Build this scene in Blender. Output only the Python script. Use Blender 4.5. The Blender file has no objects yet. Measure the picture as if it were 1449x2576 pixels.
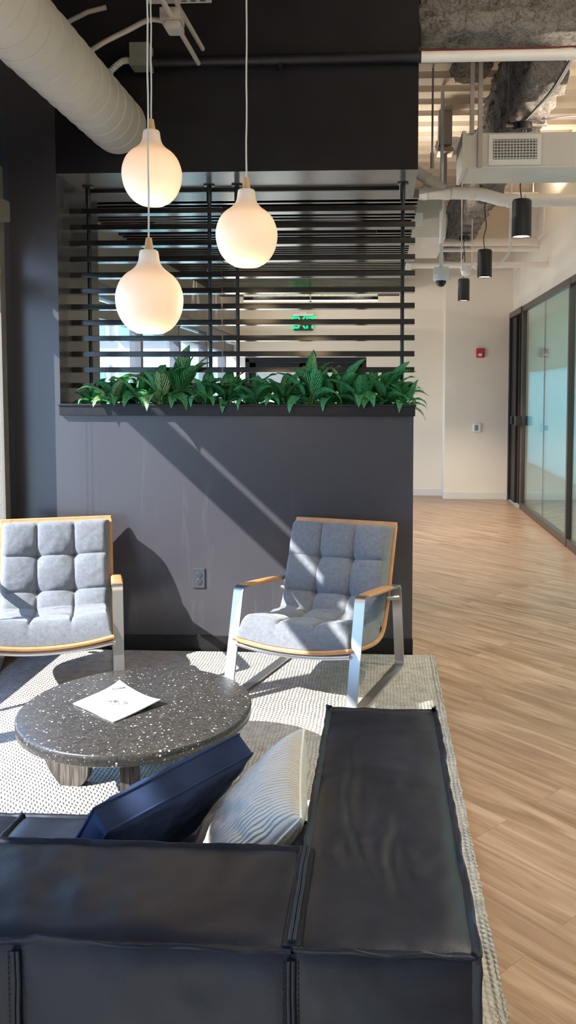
import bpy, bmesh, math, random
from mathutils import Vector, Matrix, noise
random.seed(7)
sc = bpy.context.scene
COL = sc.collection
PI = math.pi

# ------------------------------------------------------------------ materials
def srgb(r, g, b):
    f = lambda c: (c/255/12.92) if c/255 <= .04045 else ((c/255+.055)/1.055)**2.4
    return (f(r), f(g), f(b), 1)
class NT:
    def __init__(s, name):
        s.m = bpy.data.materials.new(name); s.m.use_nodes = True
        s.t = s.m.node_tree; s.n = s.t.nodes; s.l = s.t.links
        s.b = s.n['Principled BSDF']; s.out = s.n['Material Output']
    def add(s, typ, **kw):
        n = s.n.new(typ)
        for k, v in kw.items():
            if k.startswith('i_'):
                key = k[2:]
                key = int(key) if key.isdigit() else key.replace('_', ' ')
                n.inputs[key].default_value = v
            else: setattr(n, k, v)
        return n
    def link(s, a, b): s.l.new(a, b)
    def coord(s, kind='Object', scale=(1,1,1), rot=(0,0,0), loc=(0,0,0)):
        c = s.add('ShaderNodeTexCoord'); m = s.add('ShaderNodeMapping')
        m.inputs['Scale'].default_value = scale; m.inputs['Rotation'].default_value = rot; m.inputs['Location'].default_value = loc
        s.link(c.outputs[kind], m.inputs['Vector']); return m.outputs['Vector']
    def math(s, op, a, b=None, c=None):
        n = s.add('ShaderNodeMath', operation=op)
        for i, v in enumerate((a, b, c)):
            if v is None: continue
            if isinstance(v, (int, float)): n.inputs[i].default_value = v
            else: s.link(v, n.inputs[i])
        return n.outputs[0]
    def noise(s, vec, scale, detail=3, rough=.55, dist=0):
        n = s.add('ShaderNodeTexNoise'); n.inputs['Scale'].default_value = scale; n.inputs['Detail'].default_value = detail
        n.inputs['Roughness'].default_value = rough; n.inputs['Distortion'].default_value = dist
        if vec is not None: s.link(vec, n.inputs['Vector'])
        return n.outputs['Fac']
    def ramp(s, fac, stops):
        n = s.add('ShaderNodeValToRGB'); e = n.color_ramp.elements
        while len(e) < len(stops): e.new(.5)
        for i, (p, c) in enumerate(stops): e[i].position = p; e[i].color = c
        s.link(fac, n.inputs[0]); return n.outputs[0]
    def mix(s, fac, a, b, typ='MIX'):
        n = s.add('ShaderNodeMix', data_type='RGBA', blend_type=typ)
        for k, v in ((0, fac), (6, a), (7, b)):
            if isinstance(v, (int, float, tuple)): n.inputs[k].default_value = v
            else: s.link(v, n.inputs[k])
        return n.outputs[2]
    def bump(s, h, strength=.3, dist=.01):
        n = s.add('ShaderNodeBump'); n.inputs['Strength'].default_value = strength; n.inputs['Distance'].default_value = dist
        s.link(h, n.inputs['Height']); s.link(n.outputs[0], s.b.inputs['Normal'])
    def base(s, c):
        if isinstance(c, tuple): s.b.inputs['Base Color'].default_value = c
        else: s.link(c, s.b.inputs['Base Color'])
    def set(s, **kw):
        for k, v in kw.items(): s.b.inputs[k.replace('_', ' ')].default_value = v
        return s.m
M = {}
def simple(name, col, rough=.5, metal=0, nscale=0, namp=.15, bump=0, bscale=80, **kw):
    t = NT(name)
    v = t.coord()
    if nscale:
        f = t.noise(v, nscale, 4)
        c2 = tuple(x*(1-namp) for x in col[:3])+(1,); c3 = tuple(min(1, x*(1+namp)) for x in col[:3])+(1,)
        t.base(t.ramp(f, [(.3, c2), (.7, c3)]))
    else: t.base(col)
    if bump: t.bump(t.noise(v, bscale, 3), bump, .003)
    t.set(Roughness=rough, Metallic=metal, **kw); M[name] = t.m; return t.m
def emit(name, col, strength):
    t = NT(name); t.set(Emission_Color=col, Emission_Strength=strength); t.base(col); M[name] = t.m; return t.m

simple('dark_paint', (.042, .047, .060, 1), .33, nscale=2.5, namp=.08, bump=.05, bscale=240, Specular_IOR_Level=.6)
# scuffed paint of the low wall: pale wipe marks
t = NT('dark_paint_scuffed'); v = t.coord()
v2 = t.coord(scale=(9, 9, 1.1))
s1 = t.noise(v2, 1.6, 5, .6, .8)
w = t.math('MULTIPLY', t.ramp(s1, [(.56, (0, 0, 0, 1)), (.72, (1, 1, 1, 1))]), t.ramp(t.noise(v, 1.3, 2), [(.5, (0, 0, 0, 1)), (.62, (1, 1, 1, 1))]))
t.base(t.mix(t.math('MULTIPLY', w, .35), (.052, .050, .061, 1), (.11, .11, .125, 1)))
t.bump(t.noise(v, 240, 3), .05, .003); t.set(Roughness=.27, Specular_IOR_Level=.55); M['dark_paint_scuffed'] = t.m
simple('soffit_paint', (.11, .105, .105, 1), .22, nscale=3, namp=.05)
simple('black_paint', (.010, .009, .011, 1), .7, nscale=5, namp=.2, bump=.1, bscale=160, Specular_IOR_Level=.2)
simple('black_satin', (.009, .009, .011, 1), .45, nscale=30, namp=.3, Specular_IOR_Level=.35)
simple('black_slat', (.010, .009, .009, 1), .14, nscale=30, namp=.3)
simple('black_metal', (.012, .012, .014, 1), .32)
simple('black_powder', (.010, .010, .011, 1), .5, bump=.05, bscale=600)
simple('cream_wall', (.80, .73, .61, 1), .75, nscale=2, namp=.02, bump=.05, bscale=300)
simple('white_wall', (.70, .67, .61, 1), .7, nscale=2, namp=.02, bump=.05, bscale=300)
simple('taupe_wall', (.23, .20, .175, 1), .7, nscale=3, namp=.05)
simple('beige_frame', (.15, .135, .115, 1), .5)
simple('deck_paint', (.74, .66, .56, 1), .7, nscale=4, namp=.08)
simple('duct_paint', (.66, .62, .56, 1), .5, nscale=3, namp=.05)
simple('spiral_paint', (.47, .43, .38, 1), .5, nscale=6, namp=.04)
simple('pipe_paint', (.80, .77, .72, 1), .42, nscale=5, namp=.04)
simple('conduit_paint', (.40, .355, .32, 1), .5)
simple('grey_box', (.20, .21, .195, 1), .55)
simple('white_plastic', (.78, .78, .76, 1), .35)
simple('grey_plastic', (.22, .23, .24, 1), .3)
simple('red_plastic', (.50, .012, .02, 1), .3)
simple('bronze_frame', (.085, .065, .055, 1), .35, metal=.4)
simple('window_metal', (.12, .125, .14, 1), .4, metal=.3)
simple('window_bright', (.55, .56, .58, 1), .35, metal=.5)
simple('ceiling_white', (.62, .61, .58, 1), .8)
simple('pale_panel', (.52, .72, .70, 1), .3)
simple('green_shade', (.42, .47, .36, 1), .8)
simple('brass_wood', (.62, .40, .20, 1), .45, nscale=30, namp=.12)
simple('cord_white', (.72, .70, .68, 1), .6)
simple('tan_leather', (.50, .255, .115, 1), .42, nscale=14, namp=.12, bump=.15, bscale=260)
simple('tan_edge', (.34, .17, .085, 1), .5)
simple('carpet_far', (.35, .37, .38, 1), .9, nscale=60, namp=.3)
simple('outside_ground', (.34, .34, .32, 1), .9)
simple('facade_grey', (.42, .43, .46, 1), .6)
simple('facade_glass', (.16, .44, .44, 1), .15)
simple('facade_pale', (.62, .66, .64, 1), .6)
simple('soil', (.03, .022, .016, 1), .95, nscale=60, namp=.4, bump=.6, bscale=90)
simple('ink', (.02, .02, .03, 1), .6)
simple('ink_grey', (.07, .08, .10, 1), .7)
simple('cable_dark', (.05, .05, .07, 1), .5)
simple('cable_red', (.11, .012, .018, 1), .5)
emit('lamp_disc', (1, .86, .62, 1), 9)
emit('line_lamp', (1, .84, .52, 1), 14)
emit('fill_panel_glow', (.95, .97, 1, 1), 12)
emit('exit_green', (0, 1, .28, 1), 1.0)
simple('exit_panel', (.02, .06, .04, 1), .3)

# brushed steel
t = NT('brushed_steel'); v = t.coord(scale=(400, 400, 3))
f = t.noise(v, 1.0, 2)
t.base((.56, .56, .57, 1)); t.link(t.math('ADD', t.math('MULTIPLY', f, .15), .30), t.b.inputs['Roughness'])
t.set(Metallic=1.0); M['steel'] = t.m
# glass
def glass(name, col, rough=0.0, trans=.92, tint=None):
    t = NT(name)
    g = t.add('ShaderNodeBsdfGlossy'); g.inputs['Roughness'].default_value = rough; g.inputs['Color'].default_value = (1, 1, 1, 1)
    tr = t.add('ShaderNodeBsdfTransparent'); tr.inputs['Color'].default_value = col
    ge = t.add('ShaderNodeNewGeometry'); vm = t.add('ShaderNodeVectorMath', operation='DOT_PRODUCT')
    t.link(ge.outputs['Normal'], vm.inputs[0]); t.link(ge.outputs['Incoming'], vm.inputs[1])
    sch = t.math('POWER', t.math('SUBTRACT', 1.0, t.math('ABSOLUTE', vm.outputs['Value'])), 5.0)
    fa = t.math('MINIMUM', t.math('MULTIPLY_ADD', sch, .95, trans), 1.0)
    mx = t.add('ShaderNodeMixShader'); t.link(fa, mx.inputs[0]); t.link(tr.outputs[0], mx.inputs[1]); t.link(g.outputs[0], mx.inputs[2])
    t.link(mx.outputs[0], t.out.inputs['Surface']); M[name] = t.m
glass('partition_glass', (.72, .88, .82, 1), 0.0, .07)
t = NT('frosted_glass'); tl = t.add('ShaderNodeBsdfTranslucent'); tl.inputs['Color'].default_value = (.72, .86, .86, 1)
t.base((.5, .6, .6, 1)); t.set(Roughness=.3); mx = t.add('ShaderNodeMixShader'); mx.inputs[0].default_value = .7
t.link(t.b.outputs[0], mx.inputs[1]); t.link(tl.outputs[0], mx.inputs[2]); t.link(mx.outputs[0], t.out.inputs['Surface']); M['frosted_glass'] = t.m
glass('window_glass', (.97, .99, .99, 1), 0.0, .03)
# lamp glass: opal, lit from inside
t = NT('opal_glass'); v = t.coord()
tc = t.add('ShaderNodeTexCoord'); sx = t.add('ShaderNodeSeparateXYZ'); t.link(tc.outputs['Object'], sx.inputs[0])
t.base((.80, .74, .68, 1)); t.set(Roughness=.35, Emission_Color=(1.0, .54, .25, 1))
e = t.ramp(sx.outputs['Z'], [(0.0, (.8, .8, .8, 1)), (.12, (1, 1, 1, 1)), (.19, (.92, .92, .92, 1)), (.245, (.30, .30, .30, 1)), (.30, (.12, .12, .12, 1))])
t.link(t.math('MULTIPLY', e, .70), t.b.inputs['Emission Strength']); M['opal'] = t.m
# floor planks laid at 45 degrees
t = NT('oak_planks'); v = t.coord(rot=(0, 0, math.radians(45)))
br = t.add('ShaderNodeTexBrick', offset=.37, offset_frequency=2, squash=1)
for k, val in (('Scale', 1), ('Mortar Size', .0009), ('Mortar Smooth', .1), ('Bias', 0), ('Brick Width', 1.22), ('Row Height', .178)): br.inputs[k].default_value = val
br.inputs['Color1'].default_value = (0, 0, 0, 1); br.inputs['Color2'].default_value = (1, 1, 1, 1); br.inputs['Mortar'].default_value = (.5, .5, .5, 1)
t.link(v, br.inputs['Vector'])
sep = t.add('ShaderNodeSeparateXYZ'); t.link(v, sep.inputs[0])
off = t.add('ShaderNodeCombineXYZ')
t.link(t.math('MULTIPLY_ADD', br.outputs['Color'], 7.0, sep.outputs[0]), off.inputs[0])
t.link(t.math('MULTIPLY_ADD', br.outputs['Color'], 3.0, sep.outputs[1]), off.inputs[1])
mp = t.add('ShaderNodeMapping'); mp.inputs['Scale'].default_value = (1.0, 11, 1); t.link(off.outputs[0], mp.inputs[0])
g1 = t.noise(mp.outputs[0], 1.5, 7, .62, .9)
mp2 = t.add('ShaderNodeMapping'); mp2.inputs['Scale'].default_value = (5, 120, 1); t.link(off.outputs[0], mp2.inputs[0])
g2 = t.noise(mp2.outputs[0], 1.0, 3)
mp3 = t.add('ShaderNodeMapping'); mp3.inputs['Scale'].default_value = (2.6, 10, 1); t.link(off.outputs[0], mp3.inputs[0])
kn = t.add('ShaderNodeTexVoronoi'); kn.inputs['Scale'].default_value = 1.0; t.link(mp3.outputs[0], kn.inputs['Vector'])
knm = t.ramp(kn.outputs['Distance'], [(.03, (1, 1, 1, 1)), (.14, (0, 0, 0, 1))])
kc = t.add('ShaderNodeSeparateColor'); t.link(kn.outputs['Color'], kc.inputs[0])
knm = t.math('MULTIPLY', knm, t.math('GREATER_THAN', kc.outputs[0], .62))
c = t.ramp(g1, [(.32, (.125, .070, .040, 1)), (.47, (.285, .180, .116, 1)), (.64, (.50, .365, .27, 1))])
c = t.mix(.30, c, t.mix(br.outputs['Color'], (.26, .165, .105, 1), (.47, .34, .25, 1)))
c = t.mix(t.math('MULTIPLY', g2, .28), c, (.22, .12, .06, 1))
c = t.mix(t.math('MULTIPLY', knm, .65), c, (.10, .052, .026, 1))
c = t.mix(t.math('MULTIPLY', br.outputs['Fac'], .5), c, (.09, .05, .03, 1))
t.base(c)
wv = t.noise(t.coord(scale=(1, 1, 1)), 2.2, 2)
t.link(t.math('MULTIPLY_ADD', g2, .12, .27), t.b.inputs['Roughness'])
t.bump(t.math('ADD', t.math('MULTIPLY', g1, .5), t.math('MULTIPLY', br.outputs['Fac'], -1.0)), .10, .004); M['oak'] = t.m
# woven rug: braided loops laid in rows
def rug_mat():
    t = NT('woven_wool'); tc = t.coord()
    ns = t.add('ShaderNodeTexNoise'); ns.inputs['Scale'].default_value = 9; ns.inputs['Detail'].default_value = 2; t.link(tc, ns.inputs['Vector'])
    sp = t.add('ShaderNodeSeparateXYZ'); t.link(tc, sp.inputs[0])
    nsp = t.add('ShaderNodeSeparateColor'); t.link(ns.outputs['Color'], nsp.inputs[0])
    X = t.math('ADD', t.math('MULTIPLY', sp.outputs[0], 1/.0165), t.math('MULTIPLY', nsp.outputs[0], 1.3))
    Y = t.math('ADD', t.math('MULTIPLY', sp.outputs[1], 1/.0215), t.math('MULTIPLY', nsp.outputs[1], 1.3))
    row = t.math('FLOOR', X)
    Y2 = t.math('MULTIPLY_ADD', t.math('MODULO', row, 2.0), .5, Y)
    fx = t.math('SUBTRACT', t.math('FRACT', X), .5)
    fy0 = t.math('SUBTRACT', t.math('FRACT', Y2), .5)
    fy = t.math('MULTIPLY_ADD', fx, .35, fy0)
    r2 = t.math('ADD', t.math('MULTIPLY', fx, fx), t.math('MULTIPLY', fy, fy))
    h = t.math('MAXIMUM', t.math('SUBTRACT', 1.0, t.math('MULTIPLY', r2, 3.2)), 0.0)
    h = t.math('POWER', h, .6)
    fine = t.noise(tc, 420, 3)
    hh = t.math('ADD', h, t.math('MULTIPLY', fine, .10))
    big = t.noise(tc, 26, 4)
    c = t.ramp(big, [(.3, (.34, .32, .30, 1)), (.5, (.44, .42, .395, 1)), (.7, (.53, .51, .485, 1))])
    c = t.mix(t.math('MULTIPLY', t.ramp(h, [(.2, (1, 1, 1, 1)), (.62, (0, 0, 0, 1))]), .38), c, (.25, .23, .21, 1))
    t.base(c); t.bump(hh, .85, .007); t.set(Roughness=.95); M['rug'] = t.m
rug_mat()
# terrazzo
t = NT('terrazzo'); v = t.coord()
vo = t.add('ShaderNodeTexVoronoi'); vo.inputs['Scale'].default_value = 78; t.link(v, vo.inputs['Vector'])
vc = t.add('ShaderNodeSeparateColor'); t.link(vo.outputs['Color'], vc.inputs[0])
thr = t.math('MULTIPLY', t.math('MAXIMUM', t.math('SUBTRACT', vc.outputs[0], .66), 0.0), .95)
chip = t.math('LESS_THAN', vo.outputs['Distance'], thr)
vb = t.add('ShaderNodeTexVoronoi'); vb.inputs['Scale'].default_value = 140; t.link(v, vb.inputs['Vector'])
vbc = t.add('ShaderNodeSeparateColor'); t.link(vb.outputs['Color'], vbc.inputs[0])
chip2 = t.math('LESS_THAN', vb.outputs['Distance'], t.math('MULTIPLY', t.math('MAXIMUM', t.math('SUBTRACT', vbc.outputs[1], .6), 0.0), .9))
c = t.ramp(t.noise(v, 90, 5), [(.35, (.026, .024, .024, 1)), (.65, (.058, .054, .052, 1))])
c = t.mix(chip2, c, (.26, .24, .22, 1)); c = t.mix(chip, c, t.mix(vc.outputs[1], (.50, .49, .44, 1), (.85, .86, .80, 1)))
t.base(c); t.set(Roughness=.30); M['terrazzo'] = t.m
# brushed grey oak legs
t = NT('grey_oak'); v = t.coord(scale=(60, 60, 3.0))
g = t.noise(v, 2.2, 4, .6, .3)
t.base(t.ramp(g, [(.34, (.022, .017, .014, 1)), (.5, (.070, .058, .050, 1)), (.68, (.155, .135, .12, 1))])); t.set(Roughness=.65); t.bump(g, .4, .002); M['grey_oak'] = t.m
# black leather
t = NT('black_leather'); v = t.coord()
vo = t.add('ShaderNodeTexVoronoi'); vo.inputs['Scale'].default_value = 700; t.link(v, vo.inputs['Vector'])
big = t.noise(v, 5, 5, .6, .5)
t.base(t.ramp(big, [(.3, (.006, .008, .015, 1)), (.7, (.014, .018, .032, 1))]))
t.set(Specular_IOR_Level=.38, Specular_Tint=(.80, .87, 1, 1)); t.link(t.math('MULTIPLY_ADD', big, .22, .27), t.b.inputs['Roughness'])
t.bump(t.math('ADD', t.math('MULTIPLY', vo.outputs['Distance'], .5), t.math('MULTIPLY', big, 3.0)), .16, .004); M['leather'] = t.m
# chair felt
t = NT('grey_felt'); v = t.coord()
a = t.noise(v, 55, 6, .7); a2 = t.noise(v, 400, 2)
t.base(t.ramp(t.math('MULTIPLY_ADD', a2, .35, t.math('MULTIPLY', a, .65)), [(.36, (.108, .121, .150, 1)), (.64, (.178, .192, .224, 1))]))
t.set(Roughness=.95, Sheen_Weight=.25); t.bump(a2, .15, .002); M['felt'] = t.m
# navy velvet
t = NT('navy_velvet'); v = t.coord()
t.base(t.ramp(t.noise(v, 9, 4), [(.3, (.012, .022, .060, 1)), (.7, (.026, .044, .115, 1))])); t.set(Roughness=.9, Specular_IOR_Level=.15, Sheen_Weight=.12, Sheen_Tint=(.35, .5, .9, 1)); t.bump(t.noise(v, 500, 2), .15, .002); M['navy'] = t.m
# white corduroy: wavy ribs by UV
t = NT('white_corduroy'); uv = t.add('ShaderNodeTexCoord'); su = t.add('ShaderNodeSeparateXYZ'); t.link(uv.outputs['UV'], su.inputs[0])
wob = t.noise(uv.outputs['UV'], 5, 3)
ph = t.math('MULTIPLY_ADD', wob, 5.0, t.math('MULTIPLY', su.outputs[0], 250.0))
ribs = t.math('MULTIPLY_ADD', t.math('SINE', ph), .5, .5)
fz = t.noise(uv.outputs['UV'], 240, 3)
t.base(t.mix(t.math('MULTIPLY', t.math('SUBTRACT', 1.0, ribs), .35), (.84, .83, .80, 1), (.52, .50, .47, 1)))
t.bump(t.math('MULTIPLY_ADD', fz, .4, ribs), .9, .006); t.set(Roughness=.95, Sheen_Weight=.3); M['corduroy'] = t.m
# leaf: feathered pale stripes on green, slightly translucent
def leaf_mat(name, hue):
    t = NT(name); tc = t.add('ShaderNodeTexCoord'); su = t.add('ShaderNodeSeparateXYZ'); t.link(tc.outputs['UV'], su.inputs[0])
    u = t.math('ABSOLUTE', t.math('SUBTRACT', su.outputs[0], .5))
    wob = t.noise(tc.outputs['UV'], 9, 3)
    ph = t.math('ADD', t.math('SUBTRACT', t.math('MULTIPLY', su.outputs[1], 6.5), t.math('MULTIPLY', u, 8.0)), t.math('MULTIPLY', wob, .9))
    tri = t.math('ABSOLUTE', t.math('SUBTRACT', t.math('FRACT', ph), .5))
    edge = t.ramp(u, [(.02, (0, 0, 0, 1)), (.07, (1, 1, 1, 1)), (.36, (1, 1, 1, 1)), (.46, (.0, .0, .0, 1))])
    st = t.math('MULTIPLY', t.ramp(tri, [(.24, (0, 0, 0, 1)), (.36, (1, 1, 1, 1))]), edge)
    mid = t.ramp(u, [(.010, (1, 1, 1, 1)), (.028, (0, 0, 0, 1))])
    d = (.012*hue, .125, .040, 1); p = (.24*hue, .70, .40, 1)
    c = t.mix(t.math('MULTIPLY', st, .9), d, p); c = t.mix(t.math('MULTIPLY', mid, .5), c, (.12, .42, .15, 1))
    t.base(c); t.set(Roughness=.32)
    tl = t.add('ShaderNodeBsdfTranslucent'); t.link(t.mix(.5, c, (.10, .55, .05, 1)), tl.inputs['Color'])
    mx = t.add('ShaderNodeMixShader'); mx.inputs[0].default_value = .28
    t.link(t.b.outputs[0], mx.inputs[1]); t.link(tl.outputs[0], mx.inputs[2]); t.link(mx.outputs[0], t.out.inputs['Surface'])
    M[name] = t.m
leaf_mat('leaf_green', 1.0); leaf_mat('leaf_sunlit', 2.6)  # second leaf is a yellower copy, sunlight put into its colour
simple('stem_green', (.16, .42, .10, 1), .5)
# sprayed fireproofing
t = NT('fireproofing'); v = t.coord(); n1 = t.noise(v, 34, 8, .82, 1.2); n2 = t.noise(v, 6, 3)
t.base(t.ramp(t.math('MULTIPLY_ADD', n2, .25, t.math('MULTIPLY', n1, .75)), [(.38, (.10, .085, .075, 1)), (.48, (.46, .42, .385, 1)), (.58, (.82, .78, .73, 1))]))
t.bump(n1, 1.0, .08); t.set(Roughness=.95); M['fireproof'] = t.m
simple('paper', (.86, .85, .82, 1), .8)

# ------------------------------------------------------------------ mesh helpers
def mk(name, bm, mat, parent=None, smooth=True, loc=None, sharp=40, label=None):
    me = bpy.data.meshes.new(name); wn = False
    bmesh.ops.recalc_face_normals(bm, faces=bm.faces[:])
    bm.to_mesh(me); bm.free()
    mats = mat if isinstance(mat, (list, tuple)) else [mat]
    for m_ in mats: me.materials.append(M[m_])
    if smooth:
        for p in me.polygons: p.use_smooth = True
        me.set_sharp_from_angle(angle=math.radians(sharp))
    wn = smooth and sharp <= 40 and len(me.polygons) < 6000
    o = bpy.data.objects.new(name, me); COL.objects.link(o)
    if wn:
        md = o.modifiers.new('weighted', 'WEIGHTED_NORMAL'); md.keep_sharp = True
    if parent: o.parent = parent
    if loc: o.location = loc
    if label: o['label'] = label
    return o
def tag(o, label, cat, group=None, kind=None):
    if label: o['label'] = label
    if cat: o['category'] = cat
    if group: o['group'] = group
    if kind: o['kind'] = kind
    return o
def thing(name, loc, label, cat, group=None, rz=0):
    o = bpy.data.objects.new(name, None); o.empty_display_size = .1; COL.objects.link(o)
    o.location = loc; o.rotation_euler = (0, 0, rz); return tag(o, label, cat, group)
def struct(o): o['kind'] = 'structure'; return o
def B(): return bmesh.new()
def box(bm, x0, x1, y0, y1, z0, z1, mi=0):
    vs = [bm.verts.new((x, y, z)) for x in (x0, x1) for y in (y0, y1) for z in (z0, z1)]
    for f in ((0, 1, 3, 2), (4, 6, 7, 5), (0, 4, 5, 1), (2, 3, 7, 6), (0, 2, 6, 4), (1, 5, 7, 3)):
        bm.faces.new([vs[i] for i in f]).material_index = mi
    return vs
def rbox(bm, x0, x1, y0, y1, z0, z1, r=.004, seg=2):
    b2 = B(); box(b2, x0, x1, y0, y1, z0, z1)
    bmesh.ops.recalc_face_normals(b2, faces=b2.faces[:])
    bmesh.ops.bevel(b2, geom=b2.edges[:], offset=r, segments=seg, profile=.5, affect='EDGES')
    me = bpy.data.meshes.new('tmp'); b2.to_mesh(me); b2.free(); bm.from_mesh(me); bpy.data.meshes.remove(me)
def frame_axes(d):
    d = d.normalized(); up = Vector((0, 0, 1)) if abs(d.z) < .95 else Vector((1, 0, 0))
    a = d.cross(up).normalized(); return a, a.cross(d).normalized()
def tube(bm, pts, r, seg=12, cap=True, closed=False):
    pts = [Vector(p) for p in pts]; n = len(pts); rings = []
    rr = r if isinstance(r, (list, tuple)) else [r]*n
    a0 = None
    for i, p in enumerate(pts):
        if closed: d = pts[(i+1) % n]-pts[i-1]
        else: d = pts[min(i+1, n-1)]-pts[max(i-1, 0)]
        if d.length < 1e-9: d = Vector((0, 0, 1))
        d.normalize()
        if a0 is None: a, b = frame_axes(d)
        else:
            a = a0-d*a0.dot(d)
            a = a.normalized() if a.length > 1e-6 else frame_axes(d)[0]
            b = a.cross(d)*-1
            b = d.cross(a)
        a0 = a
        b = d.cross(a).normalized()
        rings.append([bm.verts.new(p+rr[i]*(math.cos(2*PI*k/seg)*a+math.sin(2*PI*k/seg)*b)) for k in range(seg)])
    for i in range(n if closed else n-1):
        R1, R2 = rings[i], rings[(i+1) % n]
        for k in range(seg):
            bm.faces.new((R1[k], R1[(k+1) % seg], R2[(k+1) % seg], R2[k]))
    if cap and not closed:
        bm.faces.new(rings[0][::-1]); bm.faces.new(rings[-1])
def lathe(bm, prof, seg=48, c=(0, 0, 0), mi=0):
    rings = []
    for r, z in prof:
        if r < 1e-6: rings.append([bm.verts.new((c[0], c[1], c[2]+z))])
        else: rings.append([bm.verts.new((c[0]+r*math.cos(2*PI*k/seg), c[1]+r*math.sin(2*PI*k/seg), c[2]+z)) for k in range(seg)])
    for A, C_ in zip(rings, rings[1:]):
        for k in range(seg):
            k2 = (k+1) % seg
            if len(A) == 1 and len(C_) == 1: break
            if len(A) == 1: f = (A[0], C_[k], C_[k2])
            elif len(C_) == 1: f = (A[k], A[k2], C_[0])
            else: f = (A[k], A[k2], C_[k2], C_[k])
            bm.faces.new(f).material_index = mi
def smoothpath(P, n=6):
    P = [Vector(p) for p in P]; out = []
    for i in range(len(P)-1):
        p0 = P[max(i-1, 0)]; p1 = P[i]; p2 = P[i+1]; p3 = P[min(i+2, len(P)-1)]
        for k in range(n):
            s = k/n
            out.append(.5*((2*p1)+(p2-p0)*s+(2*p0-5*p1+4*p2-p3)*s*s+(3*p1-p0-3*p2+p3)*s**3))
    out.append(P[-1]); return out
def roundpath(P, r, n=6, closed=False):
    P = [Vector(p) for p in P]; out = []; N = len(P)
    for i, p in enumerate(P):
        if not closed and i in (0, N-1): out.append(p); continue
        a = (P[i-1]-p); b = (P[(i+1) % N]-p); q = min(r, a.length*.45, b.length*.45)
        A = p+a.normalized()*q; Bp = p+b.normalized()*q
        for k in range(n+1):
            s = k/n; out.append((1-s)**2*A+2*s*(1-s)*p+s*s*Bp)
    return out
def mesh_text(txt, size, depth, mat, name, parent, matrix, align='CENTER', bold=0.0):
    cu = bpy.data.curves.new(name, 'FONT'); cu.body = txt; cu.size = size; cu.extrude = depth; cu.align_x = align; cu.align_y = 'CENTER'; cu.offset = bold
    ob = bpy.data.objects.new('tmp', cu); COL.objects.link(ob)
    dg = bpy.context.evaluated_depsgraph_get(); me = bpy.data.meshes.new_from_object(ob.evaluated_get(dg)); bpy.data.objects.remove(ob)
    me.materials.clear(); me.materials.append(M[mat]); me.transform(matrix)
    o = bpy.data.objects.new(name, me); COL.objects.link(o); o.parent = parent; return o
def dup(root, loc=None, rz=None, label=None, group=None):
    r = root.copy(); COL.objects.link(r)
    if loc is not None: r.location = loc
    if rz is not None: r.rotation_euler = (0, 0, rz)
    if label: r['label'] = label
    if group: r['group'] = group
    for ch in list(root.children):
        c = ch.copy(); COL.objects.link(c); c.parent = r
        for g in ch.children:
            d = g.copy(); COL.objects.link(d); d.parent = c
    return r
def fbm(x, y, z=0): return noise.fractal(Vector((x, y, z)), 1.0, 2.0, 3)

UPW, DNW = 76, 3
# ------------------------------------------------------------------ key dimensions (metres; +Y runs down the hallway, camera above the origin)
XL = -2.11           # left room face
YW = 4.62            # front face of the dark half wall
XR = 1.85            # glass partition line
YE = 11.60           # end wall
ZC = 4.04            # underside of the deck

# ------------------------------------------------------------------ setting
bm = B(); box(bm, -2.6, 7, -3.2, 18.2, -.12, 0); struct(mk('floor', bm, 'oak', smooth=False))

# dark half wall with soffit, jamb and upper box
bm = B()
box(bm, XL, -1.835, YW, 5.30, 0, ZC)                 # left pier
box(bm, -1.835, .19, YW, 5.02, 0, 1.374)             # low wall
o = struct(mk('wall_middle', bm, 'dark_paint_scuffed', smooth=False))
bm = B()
x0, x1, y0, y1, z0, z1 = -1.835, .205, YW, 5.30, 2.735, ZC
box(bm, x0, x1, y0, y1, z0, z1)
bm.faces.ensure_lookup_table()
bmesh.ops.recalc_face_normals(bm, faces=bm.faces[:])
for f in bm.faces:
    if f.normal.z < -.5: f.material_index = 1
struct(mk('wall_upper', bm, ['black_paint', 'soffit_paint'], smooth=False))
bm = B(); rbox(bm, -1.83, .194, YW-.012, YW, 0, .095, .002); struct(mk('baseboard_front', bm, 'black_satin'))
# left column return and window jamb
bm = B(); box(bm, XL-.35, XL, 4.53, YW+.6, 0, ZC); struct(mk('wall_left', bm, 'dark_paint', smooth=False))
# window wall along the left
def curtain_wall(idx, ya, yb, mull, frame_mat, head):
    root = thing('window_%d' % idx, (XL-.09, ya, 0), None, None); struct(root)
    g = lambda x: x-(XL-.09)
    bm = B(); rbox(bm, -.06, .06, 0, yb-ya, 0, .33, .004); mk('window_curb', bm, frame_mat, root)
    for m_ in mull:
        w = .035
        bm = B(); rbox(bm, -.045, .06, m_-w-ya, m_+w-ya, .33, head, .004); mk('mullion', bm, frame_mat, root)
    bm = B(); rbox(bm, -.045, .055, .005, yb-ya-.005, 2.07, 2.20, .004); mk('transom', bm, frame_mat, root)
    bm = B(); rbox(bm, -.06, .06, 0, yb-ya, head, head+.10, .004); mk('window_head', bm, frame_mat, root)
    e = [ya]+list(mull)+[yb]
    for a, b in zip(e, e[1:]):
        bm = B(); box(bm, -.008, .004, a-ya+.03, b-ya-.03, .32, head+.01); mk('glass_pane', bm, 'window_glass', root, smooth=False)
    return root
curtain_wall(1, -3.0, 4.53, [-2.74, -1.35, 1.53, 2.99, 4.51], 'window_metal', 2.345)
bm = B(); box(bm, XL-.16, XL-.02, -3.1, 4.53, 2.445, ZC); struct(mk('wall_left_header', bm, 'black_paint', smooth=False))
bm = B(); box(bm, XL-.16, XL-.02, -.02, .32, 0, 2.445); struct(mk('wall_left_sun_block', bm, 'dark_paint', smooth=False))  # added out of view to keep a sun streak off the sofa
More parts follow.
